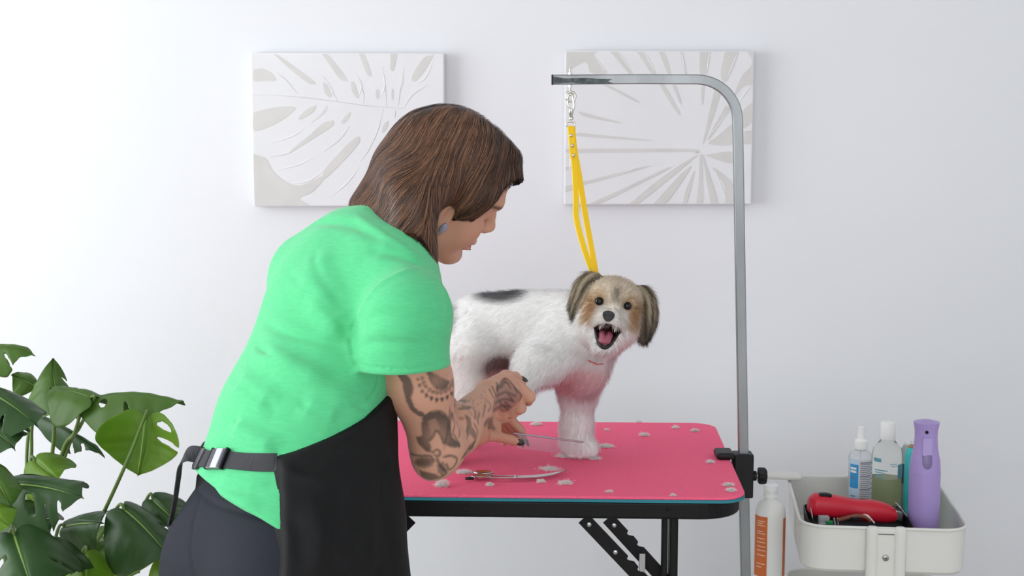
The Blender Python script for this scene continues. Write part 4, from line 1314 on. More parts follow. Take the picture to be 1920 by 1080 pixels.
def fflow(P, n_):
    L = P - HC; r = L @ hr; f_ = L @ hf; u = L @ hu
    hd = np.clip((.104 - np.linalg.norm(L, axis=1)) / .02, 0, 1)[:, None]
    body = np.tile(V(-.75, 0, -.65), (len(P), 1))
    legs = (P[:, 2] < TZ + .14)[:, None]
    body = np.where(legs, V(-.1, 0, -1), body)
    out = nrm_rows(hr[None] * r[:, None] + hu[None] * (u - .0)[:, None])
    face = out - hf * .9 - hu * .25
    muz = (f_ > .042)[:, None]
    face = np.where(muz & (u < .012)[:, None], hr[None] * np.sign(r)[:, None] * .7 - hu * .7 - hf * .3, face)
    return body * (1 - hd) + face * hd


vis = np.ones(len(fD))
fm = fur('fur', vD, fD, 120000, flen, fflow, lambda P: np.where(np.linalg.norm(P - HC, axis=1) < .1, .42, .6), .00030, dogcol)
link('fur', fm, M_fur, dog, smooth=True, kind='stuff')

# ears: flat drooping flaps with long hair
def ear(side, pts, wid, name='ear'):
    P = spline(pts, 6); n = len(P); nrm_out = nrm(hr * side * .6 + hf * .55)
    F2 = Field(P.min(0) - .05, P.max(0) + .05, 0.0028)
    for i in range(n - 1):
        a = i / (n - 1); w_ = np.interp(a, [0, .35, .75, 1], wid)
        t = nrm(P[i + 1] - P[i]); s_ = nrm(np.cross(t, nrm_out))
        F2.ell((P[i] + P[i + 1]) / 2, (w_, .010, .014), [s_, np.cross(s_, t), t], k=.012)
    v, f = F2.mesh(); v = laplace(v, f, 2)
    def col(Q):
        dd, tt = segdist(Q, P)
        ss = np.sin(((Q - P[0]) @ nrm(np.cross(nrm(P[-1] - P[0]), nrm_out))) * 420 + 1.3 * np.sin(Q[:, 2] * 60)) * .5 + .5
        a = V(*lin(204, 190, 164)); b = V(*lin(98, 84, 70)); c_ = V(*lin(74, 70, 68))
        col_ = a * ss[:, None] + b * (1 - ss[:, None])
        g_ = np.clip((tt - .55) / .3, 0, 1)[:, None]
        return col_ * (1 - g_ * .75) + c_ * g_ * .75
    me = mesh('ear', v, f, col(v))
    eo = link(name, me, M_skin_d, dog)
    dn = nrm(P[-1] - P[0])
    fm_ = fur('ear_fur', v, f, 9000, lambda Q: np.full(len(Q), .020), lambda Q, n_: np.tile(dn, (len(Q), 1)), .10, .00042, col, jitter=.10, sag=.15)
    link('ear_fur', fm_, M_fur, eo, kind='stuff')


ear(-1, [h(-.036, -.004, .056), h(-.056, .004, .048), h(-.065, .008, .014), h(-.064, .006, -.018)], [.014, .021, .020, .010])
ear(1, [h(.046, -.010, .044), h(.062, -.006, .038), h(.073, .000, .008), h(.071, .000, -.032)], [.014, .019, .021, .012])

# eyes, nose, mouth
M_eye = mat('dog_eye', lin(14, 10, 9), 0.08, spec=0.35, coat=.25)
for s in (-1, 1):
    e = MB()
    c = h(s * .0285 - .001, .0452, .0175); rad = .0100
    rings = [[c + rad * (hf * math.cos(a) + math.sin(a) * (hr * math.cos(b) + hu * math.sin(b))) for b in np.linspace(0, 2 * math.pi, 20, endpoint=False)] for a in np.linspace(.02, 3.1, 14)]
    e.loft(rings).build('eye', M_eye, dog, smooth=True)
Fn = Field(h(-.03, .06, -.03) - .03, h(.03, .11, .03) + .03, .0011)
nc = h(-.008, .088, -.007)
Fn.ell(nc, (.0118, .0100, .0098), HA, k=.0)
Fn.ell(nc + hu * .0035, (.0115, .008, .005), HA, k=.004)
Fn.ell(nc - hu * .006 , (.006, .007, .006), HA, k=.005)
for s in (-1, 1):
    Fn.ell(nc + hr * s * .0056 + hf * .0088 - hu * .0012, (.0030, .006, .0026), HA, k=.0015, mode='sub')
vn, fn_ = Fn.mesh()
link('nose', mesh('nose', vn, fn_), mat('dog_nose', lin(16, 16, 18), 0.32, spec=0.5, bump=(900, .12, .0005)), dog)
Ft = Field(h(-.04, 0, -.10) - .02, h(.04, .12, 0) + .02, .0014)
Ft.ell(h(-.006, .050, -.050), (.0165, .034, .0140), HA, k=.004)
Ft.ell(h(-.007, .074, -.059), (.0130, .014, .0085), HA, k=.006)
Ft.cone(h(-.006, .045, -.036), h(-.007, .092, -.049), .0024, .0024, k=.008, mode='sub')
vt, ft = Ft.mesh()
link('tongue', mesh('tongue', vt, ft), mat('dog_tongue', lin(158, 86, 102), 0.38, sss=.15, ssscol=(.01, .003, .003)), dog)
M_lip = mat('dog_lip', lin(30, 24, 26), 0.35)
P = spline([h(-.029, .052, -.034), h(-.027, .060, -.042), h(-.021, .070, -.056), h(-.014, .080, -.068), h(-.006, .084, -.0715), h(.002, .080, -.068), h(.010, .070, -.056), h(.017, .060, -.043), h(.021, .052, -.035)], 5)
MB().tube(P, [.0028 + .0016 * math.sin(math.pi * i / (len(P) - 1)) for i in range(len(P))], 8).build('lip', M_lip, dog, smooth=True)
P = spline([h(-.029, .054, -.034), h(-.024, .070, -.029), h(-.012, .082, -.026), h(-.006, .085, -.027), h(0, .082, -.026), h(.013, .070, -.029), h(.021, .054, -.034)], 5)
MB().tube(P, .0017, 8).build('lip', M_lip, dog, smooth=True)
M_tooth = mat('dog_tooth', lin(236, 230, 214), 0.3)
for x in (-.013, -.0095, -.006, -.0025, .001):
    c = h(x, .080, -.0665)
    MB().lathe([(.0016, -.003), (.0014, .001), (.0006, .0030)], c, 8, hu).build('tooth', M_tooth, dog, smooth=True)
for x in (-.020, .010):
    MB().lathe([(.0019, .004), (.0017, 0), (.0005, -.006)], h(x, .074, -.033), 8, hu).build('tooth', M_tooth, dog, smooth=True)
# red collar low on the throat
tree_d = bvh(vD, fD)
P = trace(tree_d, [(1100, 671), (1108, 675), (1117, 678), (1127, 677)], 6, .0095)
if len(P) > 3:
    MB().tube(P, [.0006] + [.0018] * (len(P) - 2) + [.0008], 8, flat=.6).build('collar', mat('red_collar', lin(206, 60, 62), 0.5), dog, smooth=True)

# ------------------------------------------------------------------ clipped hair on the mat
M_tuft = mat('clipped_hair', lin(244, 238, 236), 0.8, translucent=.3)
TU = [(829, 912, 22, 16, 'fluffy ball of clipped white hair near the front edge of the mat'),
      (870, 887, 26, 6, 'thin strip of clipped hair beside the scissors\' finger rings'), (918, 911, 9, 7, 'tiny clump of clipped hair below the scissors\' handles'), (1015, 905, 10, 6, 'tiny clump of clipped hair below the scissor blades'),
      (1060, 907, 22, 7, 'loose wisp of clipped hair below the scissor tip'), (1005, 797, 20, 7, 'wisp of clipped hair near the back edge behind the comb'), (1136, 838, 28, 7, 'strip of clipped hair right beside the dog\'s front paw'),
      (1065, 856, 40, 6, 'flat band of clipped hair under the comb at the dog\'s paw'), (1115, 860, 26, 5, 'sparse clipped hair just before the dog\'s front paw'), (1208, 817, 16, 7, 'small oval clump of clipped hair behind the dog towards the arm'),
      (1266, 803, 10, 7, 'white speck of clipped hair left of its twin at the back corner'), (1303, 809, 12, 6, 'white clump of clipped hair nearest the back right corner'), (1332, 868, 11, 6, 'faint clump of clipped hair beside the metal clamp'),
      (1366, 911, 15, 6, 'clump of clipped hair at the front right corner, farther of two'), (1371, 921, 13, 6, 'clump of clipped hair at the front right corner, nearer of two'), (1142, 923, 8, 5, 'speck of clipped hair at the middle of the front edge'),
      (1138, 807, 6, 4, 'speck of clipped hair behind the dog\'s front leg'), (1262, 930, 6, 3, 'speck of clipped hair on the right of the front edge'), (1030, 880, 36, 5, 'faint veil of clipped hair above the scissor blades'), (1198, 791.5, 14, 3, 'wisp of clipped hair on the back edge of the mat')]
for px, py, w_, hgt, lab in TU:
    c = ontable(px, py); hw = w_ / 880 / 2; n_ = int(160 + w_ * 50) if hgt > 5.5 else int(80 + w_ * 18)
    hz = (.010 if hgt > 10 else .004 if hgt > 5.5 else .0022)
    hy = min(hw * .8, .022) if hgt > 5.5 else min(hw, .02)
    p0 = RNG.normal(0, .42, (n_, 3)) * V(hw, hy, 0) + c + V(0, 0, .0008) + np.abs(RNG.normal(0, .5, (n_, 1))) * V(0, 0, hz)
    dr_ = nrm_rows(RNG.normal(0, 1, (n_, 3)) * V(1, 1, .22)); ln = .004 + .006 * RNG.random(n_)
    bn = nrm_rows(RNG.normal(0, 1, (n_, 3)) * V(1, 1, .3)); t = np.linspace(-.5, .5, 4)
    pts = p0[:, None] + dr_[:, None] * (ln[:, None] * t)[..., None] + bn[:, None] * (ln[:, None] * (t ** 2) * 1.2)[..., None]
    pts[..., 2] = np.maximum(pts[..., 2], TZ + .0005)
    sd = nrm_rows(np.cross(dr_, RNG.normal(0, 1, (n_, 3))))
    me_ = strand_mesh('hair_tuft', pts, np.full((n_, 4), .00022), np.repeat(sd[:, None], 4, 1), np.tile(C_white, (n_, 1)))
    link('hair_tuft', me_, M_tuft, None, label=lab, cat='hair tuft', group='clipped dog hair on the mat')
# ------------------------------------------------------------------ woman
PH = W(512, 985, 2.40); PCH = W(648, 565, 2.56)
wo = thing('person', (PH[0], PH[1], 0), 'woman in a green T-shirt and black apron leaning over the grooming table', 'person')
A_ = nrm(PCH - PH); SL = np.linalg.norm(PCH - PH)
phi = math.radians(45)
R_ = V(math.sin(phi), -math.cos(phi), 0); R_ = nrm(R_ - A_ * np.dot(R_, A_)); FW = np.cross(A_, R_)
TAX = [R_, FW, A_]
fh = V(math.cos(phi), math.sin(phi), 0)          # horizontal heading


def sp(t, r=0.0, f=0.0):
    return PH + A_ * SL * t + R_ * r + FW * f


N0 = sp(1.36, 0, -.01)
SR = W(768, 590, 2.40)                            # right shoulder
ER = W(820, 842, 2.50); WR = W(918, 741, 2.755)   # right elbow, wrist
SL_ = sp(1.06, -.125, .065)
EL = W(745, 720, 2.85); WL = W(893, 812, 2.945)


def torso(F, g=0.0, k=.05):
    F.ell(sp(.12, 0, -.012), (.170 + g, .122 + g, .13 + g), TAX, k=k)
    F.ell(sp(.44, 0, -.022), (.160 + g, .118 + g, .15 + g), TAX, k=k)
    F.ell(sp(.82, 0, -.006), (.155 + g, .112 + g, .17 + g), TAX, k=k)
    F.ell(sp(1.06, 0, -.012), (.138 + g, .098 + g, .115 + g), TAX, k=k)
    for s in (-1, 1):
        F.ell(sp(.92, s * .065, .085), (.058 + g, .050 + g, .062 + g), TAX, k=.04)     # bust
        F.cone(sp(1.14, s * .10, -.02), sp(1.30, s * .03, -.018), .056 + g, .042 + g, k=.04)


# ---- T-shirt
FS = Field(sp(.4) - V(.34, .38, .46), sp(.4) + V(.38, .38, .60), 0.0033)
torso(FS, 0.0)
FS.ell(sp(-.08, 0, -.012), (.172, .132, .13), TAX, k=.05)
FS.ell(sp(1.18, 0, -.010), (.090, .054, .078), TAX, k=.04)
ud = nrm(ER - SR)
FS.cone(sp(1.10, .11, .0), SR, .072, .066, k=.05)
hemR = W(757, 688, 2.405)
FSl = Field(FS.lo, FS.lo + (FS.n - 1.5) * FS.h, FS.h)
FSl.ell(SR + V(-.002, 0, .0), (.066, .072, .072), k=.03)
FSl.cone(SR + V(-.008, 0, -.01), hemR + (hemR - SR) * .25, .067, .083, k=.03)
FSl.cut(hemR, nrm(V(0.03, 0.0, -1)), .004)
FS.D = np.minimum(FS.D, 9)
hh_ = np.maximum(.014 - np.abs(FS.D - FSl.D), 0) / .014
FS.D = np.minimum(FS.D, FSl.D) - hh_ * hh_ * .014 * .25
FS.cone(sp(1.10, -.12, .01), SL_, .072, .066, k=.04)
FS.cone(SL_, SL_ + nrm(EL - SL_) * .13, .066, .070, k=.03)
FS.cut(SL_ + nrm(EL - SL_) * .12, EL - SL_, .004)
hemP = W(432, 934, 2.30)
FS.cut(hemP, -A_ - R_ * .30 - FW * .06, .005)
# neck opening
FS.cone(sp(1.30, 0, .0), sp(1.52, 0, .05), .050, .060, k=.006, mode='sub')
vS, fS = FS.mesh()
vS = laplace(vS, fS, 2)
nS = vnormals(vS, fS)
tS = bvh(vS, fS)
folds = [  # pixel polylines, valley width, valley depth, shoulder height
    ([(480, 648), (539, 688), (584, 711), (638, 747), (690, 768)], .0075, -.010, .006), ([(440, 784), (458, 810), (494, 832), (528, 848)], .007, -.009, .006),
    ([(560, 755), (600, 776), (640, 790)], .008, -.005, .004), ([(542, 516), (587, 549), (625, 590), (650, 622)], .008, -.006, .005),
    ([(575, 560), (615, 602), (652, 630)], .007, -.005, .004), ([(458, 628), (514, 668), (570, 701), (620, 716)], .009, -.006, .005),
    ([(430, 700), (470, 735), (520, 765)], .010, -.006, .005), ([(590, 470), (600, 520), (640, 580)], .010, -.004, .004), ([(480, 590), (530, 625), (590, 640), (645, 648)], .010, -.004, .003),
    ([(652, 630), (683, 572), (717, 532), (760, 510), (790, 506)], .0026, -.0045, .002), ([(655, 632), (662, 660), (668, 690)], .004, -.005, .002),
    ([(672, 684), (720, 690), (770, 691), (838, 684)], .0018, -.0016, 0), ([(712, 705), (700, 735), (676, 762)], .003, -.003, .001),
    ([(690, 470), (740, 480), (790, 500)], .012, -.004, .003), ([(680, 600), (740, 590), (830, 606)], .014, -.004, .003), ([(672, 650), (720, 640), (800, 645)], .010, -.003, .002),
    ([(380, 905), (430, 915), (500, 930)], .012, -.003, .003), ([(560, 430), (610, 420), (660, 425), (720, 450)], .014, -.004, .003),
    ([(660, 400), (690, 425), (740, 455), (790, 492)], .003, -.003, .002), ([(800, 512), (835, 545), (842, 600)], .003, -.003, .001),
]
for pl, wd_, dp, sh in folds:
    L = trace(tS, pl, 6)
    if len(L) > 2:
        crease(vS, nS, L, wd_ * 2.6, sh * 2.0)
        crease(vS, nS, L, wd_ * .9, dp * 2.2)
tS = bvh(vS, fS)
M_shirt = mat('green_cotton', lin(88, 196, 134), 0.85, spec=0.15, sheen=0.2, noise=(70, 0.05, (1, 1, 4), 4), bump=(900, 0.12, 0.0006))
link('t_shirt', mesh('t_shirt', vS, fS), M_shirt, wo)
# collar band
cP = [sp(1.395 - .05 * math.cos(t) * .8 - .02, .064 * math.sin(t), .016 - .062 * math.cos(t)) for t in np.linspace(0, 2 * math.pi, 40)]

# ---- leggings with legs and shoes
FL = Field(PH - V(.30, .30, .80), PH + V(.36, .36, .16), 0.006)
FL.ell(sp(.02), (.162, .116, .14), TAX, k=.05)
for s in (-1, 1):
    FL.ell(sp(-.17, s * .060, -.012), (.092, .092, .110), TAX, k=.07)
    hip = sp(-.22, s * .085, .0)
    knee = V(hip[0] + .05, hip[1] + .05 + (.0 if s > 0 else .02), .44) + R_ * s * .01
    ank = V(knee[0] - .03, knee[1] - .03, .09)
    FL.chain([hip, knee, ank], [.100, .060, .040], k=.05)
    FL.ell(knee * .65 + ank * .35 - fh * .02, (.052, .056, .11), k=.04)
vL, fL = FL.mesh(); vL = laplace(vL, fL, 2); nL = vnormals(vL, fL); tL = bvh(vL, fL)
for pl, wd_, dp in [([(375, 935), (362, 985), (358, 1040), (368, 1090)], .003, -.003), ([(356, 905), (395, 940), (450, 960), (520, 975)], .003, -.003)]:
    L = trace(tL, pl, 8)
    if len(L) > 2:
        crease(vL, nL, L, wd_, dp, False)
M_leg = mat('charcoal_leggings', lin(40, 42, 50), 0.7, spec=0.15, noise=(80, 0.05))
link('leggings', mesh('leggings', vL, fL), M_leg, wo)
M_shoe = mat('black_shoe', lin(28, 28, 30), 0.5)
for s in (-1, 1):
    hip = sp(-.22, s * .085, .0)
    knee = V(hip[0] + .05, hip[1] + .05 + (.0 if s > 0 else .02), .44) + R_ * s * .01
    ank = V(knee[0] - .03, knee[1] - .03, .09)
    g0 = V(ank[0], ank[1], 0)
    Fsh = Field(g0 - V(.18, .18, 0) - V(0, 0, .01), g0 + V(.30, .30, .16), .005)
    Fsh.cone(g0 + V(0, 0, .10), g0 + V(0, 0, .05), .045, .045, k=.02)
    Fsh.ell(g0 - fh * .01 + V(0, 0, .035), (.065, .04, .04), [fh, np.cross(V(0, 0, 1), fh), V(0, 0, 1)], k=.02)
    Fsh.ell(g0 + fh * .10 + V(0, 0, .028), (.10, .045, .033), [fh, np.cross(V(0, 0, 1), fh), V(0, 0, 1)], k=.03)
    Fsh.cut(g0 + V(0, 0, .001), V(0, 0, -1))
    v, f = Fsh.mesh()
    link('shoe', mesh('shoe', v, f), M_shoe, wo)

# ---- head frame
HS = 1.09
ph_, th_, rl_ = math.radians(26), math.radians(22), math.radians(30)
hF = V(math.cos(ph_) * math.cos(th_), math.sin(ph_) * math.cos(th_), -math.sin(th_))
U0 = V(math.cos(ph_) * math.sin(th_), math.sin(ph_) * math.sin(th_), math.cos(th_)); R0 = V(math.sin(ph_), -math.cos(ph_), 0)
hU = U0 * math.cos(rl_) + R0 * math.sin(rl_); hR = R0 * math.cos(rl_) - U0 * math.sin(rl_)
EAR = W(834, 404, 2.63)
CH = EAR - HS * (hF * -.005 + hU * -.008 + hR * .076)
WA = [hF, hU, hR]


def q(f, u, r):
    return CH + HS * (hF * f + hU * u + hR * r)


def hs(*r):
    return tuple(HS * x for x in r)


# ---- skin: head, neck, arms and hands as one surface
FB = Field(V(-.40, 2.33, .805), V(.075, 3.10, 1.555), 0.0021)
torso_s = lambda F: (F.ell(sp(1.06, 0, -.012), (.14, .08, .10), TAX, k=.04), F.ell(sp(.82), (.145, .097, .155), TAX, k=.04))
torso_s(FB)
FB.cone(sp(1.10, .10, 0), SR, .055, .052, k=.04); FB.cone(sp(1.10, -.10, 0), SL_, .055, .050, k=.04)
FB.cone(sp(1.15, 0, -.01), q(-.035, -.06, 0), .058, .054, k=.04)
FB.ell(q(-.018, .022, 0), hs(.100, .092, .076), WA, k=.02)
FB.ell(q(.030, -.026, 0), hs(.060, .082, .060), WA, k=.03)
FB.ell(q(.052, .052, 0), hs(.043, .050, .058), WA, k=.03)
for s in (-1, 1):
    FB.cone(q(-.004, -.050, s * .052), q(.062, -.098, s * .018), HS * .020, HS * .019, k=.025)
    FB.ell(q(.052, -.036, s * .036), hs(.032, .034, .026), WA, k=.02)
    FB.cone(q(.080, .030, s * .036), q(.086, .026, 0), HS * .014, HS * .014, k=.015)
    FB.ell(q(.098, -.034, s * .0115), hs(.011, .008, .008), WA, k=.006)
    FB.ell(q(.092, .006, s * .031), hs(.014, .010, .017), WA, k=.012, mode='sub')
    FB.ell(q(.073, .006, s * .031), hs(.0125, .0115, .0145), WA, k=.004)
FB.ell(q(.078, -.103, 0), hs(.019, .016, .021), WA, k=.02)
FB.chain([q(.088, .024, 0), q(.100, -.008, 0), q(.111, -.030, 0)], [HS * .007, HS * .0085, HS * .0115], k=.012)
FB.ell(q(.092, -.062, 0), hs(.012, .008, .024), WA, k=.008)
FB.ell(q(.090, -.077, 0), hs(.012, .0075, .020), WA, k=.008)
FB.cone(q(.108, -.0695, -.02), q(.108, -.0695, .02), .0022, .0022, k=.004, mode='sub')
# ears
for s in (-1, 1):
    eR = hR * s; ax = [nrm(hF * .95 + hU * -.2), nrm(hU * .95 + hF * .2), eR]
    FB.ell(q(-.006, -.004, s * .077) - eR * .002, hs(.019, .032, .008), [nrm(hF + eR * -.3), hU, nrm(eR + hF * .3)], k=.006)
    FB.ell(q(.001, -.001, s * .084), hs(.0105, .019, .007), WA, k=.005, mode='sub')
    FB.ell(q(.003, -.032, s * .075), hs(.010, .015, .0065), WA, k=.006)
# right arm
FB.chain([SR, SR * .5 + ER * .5 + V(-.008, 0, .0), ER], [.056, .051, .040], k=.03)
mid = ER * .68 + WR * .32
FB.chain([ER, mid, WR], [.041, .040, .0265], k=.03)
FB.ell(W(808, 872, 2.488), (.021, .024, .022), k=.025)
# left arm
FB.chain([SL_, EL, EL * .6 + WL * .4, WL], [.050, .042, .038, .025], k=.03)


def hand(pts, palm, k=.004):
    for c, r, ax in palm:
        FB.ell(c, r, ax, k=.012)
    for P, r in pts:
        FB.chain(P, r, k=k)


PR = W(952, 737, 2.815); kn = nrm(W(985, 742, 2.86) - WR); un = nrm(V(.12, .25, 1) - kn * np.dot(V(.12, .25, 1), kn)); bn_ = np.cross(kn, un)
RF_ = [[W(970, 721, 2.835), W(993, 745, 2.845), W(990, 752, 2.878), W(974, 748, 2.895)],
       [W(966, 742, 2.83), W(976, 765, 2.845), W(972, 769, 2.876), W(960, 762, 2.892)],
       [W(955, 754, 2.830), W(962, 775, 2.86), W(956, 777, 2.884), W(946, 770, 2.892)],
       [W(938, 762, 2.825), W(944, 778, 2.85), W(938, 780, 2.87), W(930, 774, 2.878)]]
RT = [W(925, 722, 2.79), W(948, 706, 2.835), W(965, 707, 2.865), W(979, 716, 2.872)]
hand([(P, [.0115, .0112, .0095, .0085]) for P in RF_[:2]] + [(P, [.0108, .0102, .0088, .008]) for P in RF_[2:]] + [(RT, [.015, .0125, .0105, .0085])],
     [(PR, (.044, .036, .0165), [kn, un, bn_]), (W(940, 722, 2.80), (.030, .022, .018), [kn, un, bn_])])
FB.cone(WR, PR, .0255, .020, k=.02)
LFg = [[W(922, 788, 2.985), W(954, 783, 3.012), W(976, 806, 3.02), W(984, 829, 3.008)],
       [W(918, 795, 3.005), W(948, 787, 3.032), W(968, 810, 3.036), W(975, 831, 3.022)],
       [W(912, 800, 3.02), W(938, 796, 3.045), W(955, 815, 3.045), W(960, 830, 3.03)],
       [W(906, 806, 3.03), W(926, 804, 3.05), W(940, 818, 3.05), W(944, 830, 3.038)]]
LT = [W(905, 816, 2.955), W(934, 819, 2.972), W(956, 824, 2.985), W(973, 829, 2.992)]
hand([(P, [.0112, .0105, .009, .0068]) for P in LFg[:2]] + [(P, [.0105, .0095, .0085, .007]) for P in LFg[2:]] + [(LT, [.0135, .0105, .010, .0085])],
     [(W(898, 803, 2.985), (.026, .026, .016), [nrm(W(925, 795, 3.0) - WL), nrm(V(0, -.3, 1)), nrm(V(0, -1, -.3))])])
FB.cone(WL, W(900, 804, 2.98), .022, .018, k=.015)
FB.cone(W(898, 800, 2.985), LFg[0][0], .016, .012, k=.008)
FB.cone(W(896, 806, 2.97), LT[0], .018, .014, k=.008)
vB, fB = FB.mesh()
vB = laplace(vB, fB, 1)
nB = vnormals(vB, fB)
tB = bvh(vB, fB)
# colour: skin tone, lips, brows, tattoos
C_sk = V(*lin(202, 152, 128)); C_ink = V(*lin(54, 55, 53))
cB = np.tile(C_sk, (len(vB), 1))
Lh_ = (vB - CH) / HS; lf, lu, lr = Lh_ @ hF, Lh_ @ hU, Lh_ @ hR


def bmix(w, col):
    global cB
    w = np.clip(w, 0, 1)[:, None]; cB = cB * (1 - w) + col * w


bmix(np.exp(-((lu + .069) / .011) ** 2 - (lr / .021) ** 4) * (lf > .085) * .8, V(*lin(186, 104, 100)))
bmix(np.exp(-((lu - .029) / .004) ** 2) * (np.abs(np.abs(lr) - .033) < .022) * (lf > .06) * .85, V(*lin(70, 48, 38)))
bmix(np.exp(-((lu + .004) / .0022) ** 2) * (np.abs(np.abs(lr) - .031) < .0155) * (lf > .072) * (lf < .1), V(*lin(40, 28, 24)))
bmix(np.exp(-((lu + .03) / .03) ** 2 - ((np.abs(lr) - .04) / .02) ** 2) * (lf > .04) * .35, V(*lin(206, 132, 112)))
z2 = lambda *p: [(640 + x / 3.856, 660 + y / 3.856) for x, y in p]


EB = np.vstack([fB[:, [0, 1]], fB[:, [1, 2]], fB[:, [2, 3]], fB[:, [3, 0]]])
AR = np.where((vB[:, 0] > -.24) & (vB[:, 2] < 1.12))[0]          # both arms below the sleeves
mk = np.zeros(len(vB), bool); mk[AR] = True
EB = EB[mk[EB[:, 0]] & mk[EB[:, 1]]]
rel = np.zeros(len(vB), int); rel[AR] = np.arange(len(AR))
EB = rel[EB]; vR, nR, cR = vB[AR], nB[AR], cB[AR].copy()
dgr = np.bincount(EB[:, 0], minlength=len(AR)) + 1.0


def ink(w, col):
    global cR
    w = (w + np.bincount(EB[:, 0], w[EB[:, 1]], len(AR))) / dgr
    w = np.clip(w, 0, 1)[:, None]; cR = cR * (1 - w) + col * w


def tat_fill(pix, a=.85, col=C_ink, grad=False):
    P = np.array([p for p in (hit(tB, *p_)[0] for p_ in pix) if p is not None])
    if len(P) < 3: return
    lo, hi = P.min(0) - .03, P.max(0) + .03
    m = np.where(((vR > lo) & (vR < hi)).all(1) & (nR[:, 1] < .25))[0]
    ins = inpoly(vR[m, 0], vR[m, 2], P[:, [0, 2]])
    w = np.zeros(len(AR)); w[m[ins]] = a
    if grad:
        c_ = P.mean(0); q_ = np.linalg.norm((vR - c_)[:, [0, 2]], axis=1) / (np.ptp(P, axis=0).max() / 2)
        w = w * np.clip(.55 + .5 * q_, 0, 1)
    ink(w, col)


def tat_line(pix, wd, a=.85, col=C_ink, n=4):
    L = trace(tB, pix, n)
    if len(L) < 2: return
    lo, hi = L.min(0) - .01, L.max(0) + .01
    m = np.where(((vR > lo) & (vR < hi)).all(1))[0]
    dd, _ = segdist(vR[m], L)
    w = np.zeros(len(AR)); w[m] = a * np.clip((wd - dd) / .0014 + .5, 0, 1)
    ink(w, col)


def tat_el(cx, cy, rx, ry, a=.85, col=C_ink):
    tat_fill([(640 + (cx + rx * math.cos(t)) / 3.856, 660 + (cy + ry * math.sin(t)) / 3.856) for t in np.linspace(0, 2 * math.pi, 18, endpoint=False)], a, col)


tat_fill(z2((385, 140), (440, 140), (500, 190), (525, 260), (505, 330), (530, 400), (600, 440), (610, 470), (560, 465), (500, 420), (465, 350), (450, 280), (440, 220)), .8)
tat_fill(z2((510, 330), (520, 300), (545, 380), (590, 430), (560, 430)), .6, C_sk)
tat_fill(z2((585, 480), (640, 435), (710, 425), (760, 460), (790, 540), (790, 610), (855, 665), (850, 690), (790, 690), (740, 665), (715, 600), (685, 570), (668, 610), (640, 650), (645, 690), (650, 720), (610, 710), (560, 660), (545, 615), (585, 600), (575, 540)), .85, C_ink, True)
tat_line(z2((585, 480), (640, 435), (710, 425), (760, 460), (790, 540), (790, 610), (855, 665), (850, 690)), .0012, .9)
tat_line(z2((545, 615), (560, 660), (610, 710), (650, 720)), .0012, .9)
tat_line(z2((640, 640), (670, 605), (685, 570), (715, 600), (740, 665)), .0012, .9)
tat_fill(z2((625, 500), (680, 475), (715, 560), (680, 555), (650, 600)), .35, C_sk)
tat_fill(z2((612, 140), (640, 215), (690, 275), (750, 275), (790, 210), (792, 90), (612, 120)), .8, C_ink, True)
for i in range(7):
    tat_line(z2((640 + i * 22, 150), (665 + i * 14, 260)), .0008, .4)
for t in np.radians(np.linspace(20, 168, 11)):
    x, y = 700 + 118 * math.cos(t), 160 + 135 * math.sin(t)
    x2, y2 = 700 + 150 * math.cos(t), 160 + 178 * math.sin(t); x3, y3 = 700 + 165 * math.cos(t), 160 + 212 * math.sin(t)
    tat_el(x, y, 15, 15, .8); tat_el(x, y, 8, 8, .55, C_sk)
    tx, ty = -math.sin(t) * 16, math.cos(t) * 16
    tat_fill(z2((x2 - tx, y2 - ty), (x3, y3), (x2 + tx, y2 + ty), (x2 - math.cos(t) * 12, y2 - math.sin(t) * 12)), .9)
tat_el(600, 795, 72, 42, .6); tat_el(595, 795, 52, 26, .45)
tat_line(z2((500, 735), (560, 750), (640, 750), (670, 790)), .0016)
tat_line(z2((660, 730), (690, 705), (715, 725), (700, 755), (675, 745)), .0016)
tat_line(z2((690, 770), (720, 830), (760, 870), (720, 905)), .0022)
tat_line(z2((740, 760), (790, 750), (835, 770), (820, 820), (780, 850), (760, 810)), .0018)
tat_fill(z2((690, 820), (740, 790), (760, 850), (730, 900), (700, 870)), .6)
tat_fill(z2((560, 850), (680, 880), (720, 910), (640, 925), (580, 900)), .7)
tat_fill(z2((790, 345), (815, 340), (815, 430), (795, 440), (782, 390)), .6)
for P_ in (((800, 450), (820, 520), (800, 600)), ((830, 500), (855, 560), (850, 610)), ((815, 600), (840, 640), (855, 680)), ((870, 770), (920, 720), (970, 640)), ((890, 740), (930, 690)), ((960, 520), (985, 570), (975, 620)),
           ((900, 460), (915, 520), (905, 580)), ((1000, 440), (985, 490), (990, 520)), ((1040, 380), (1030, 440), (1020, 470)), ((950, 400), (970, 440), (965, 480)), ((1070, 365), (1080, 400), (1060, 430))):
    tat_line(z2(*P_), .0024, .6)
tat_fill(z2((905, 450), (935, 480), (945, 540), (975, 580), (970, 640), (930, 590), (905, 640), (905, 560), (920, 520)), .6)
tat_fill(z2((835, 415), (880, 380), (930, 378), (945, 400), (900, 415), (860, 420)), .6)
tat_el(868, 480, 22, 14, .6, V(*lin(150, 80, 60)))
tat_fill(z2((870, 760), (950, 650), (975, 630), (950, 700), (900, 760)), .6)
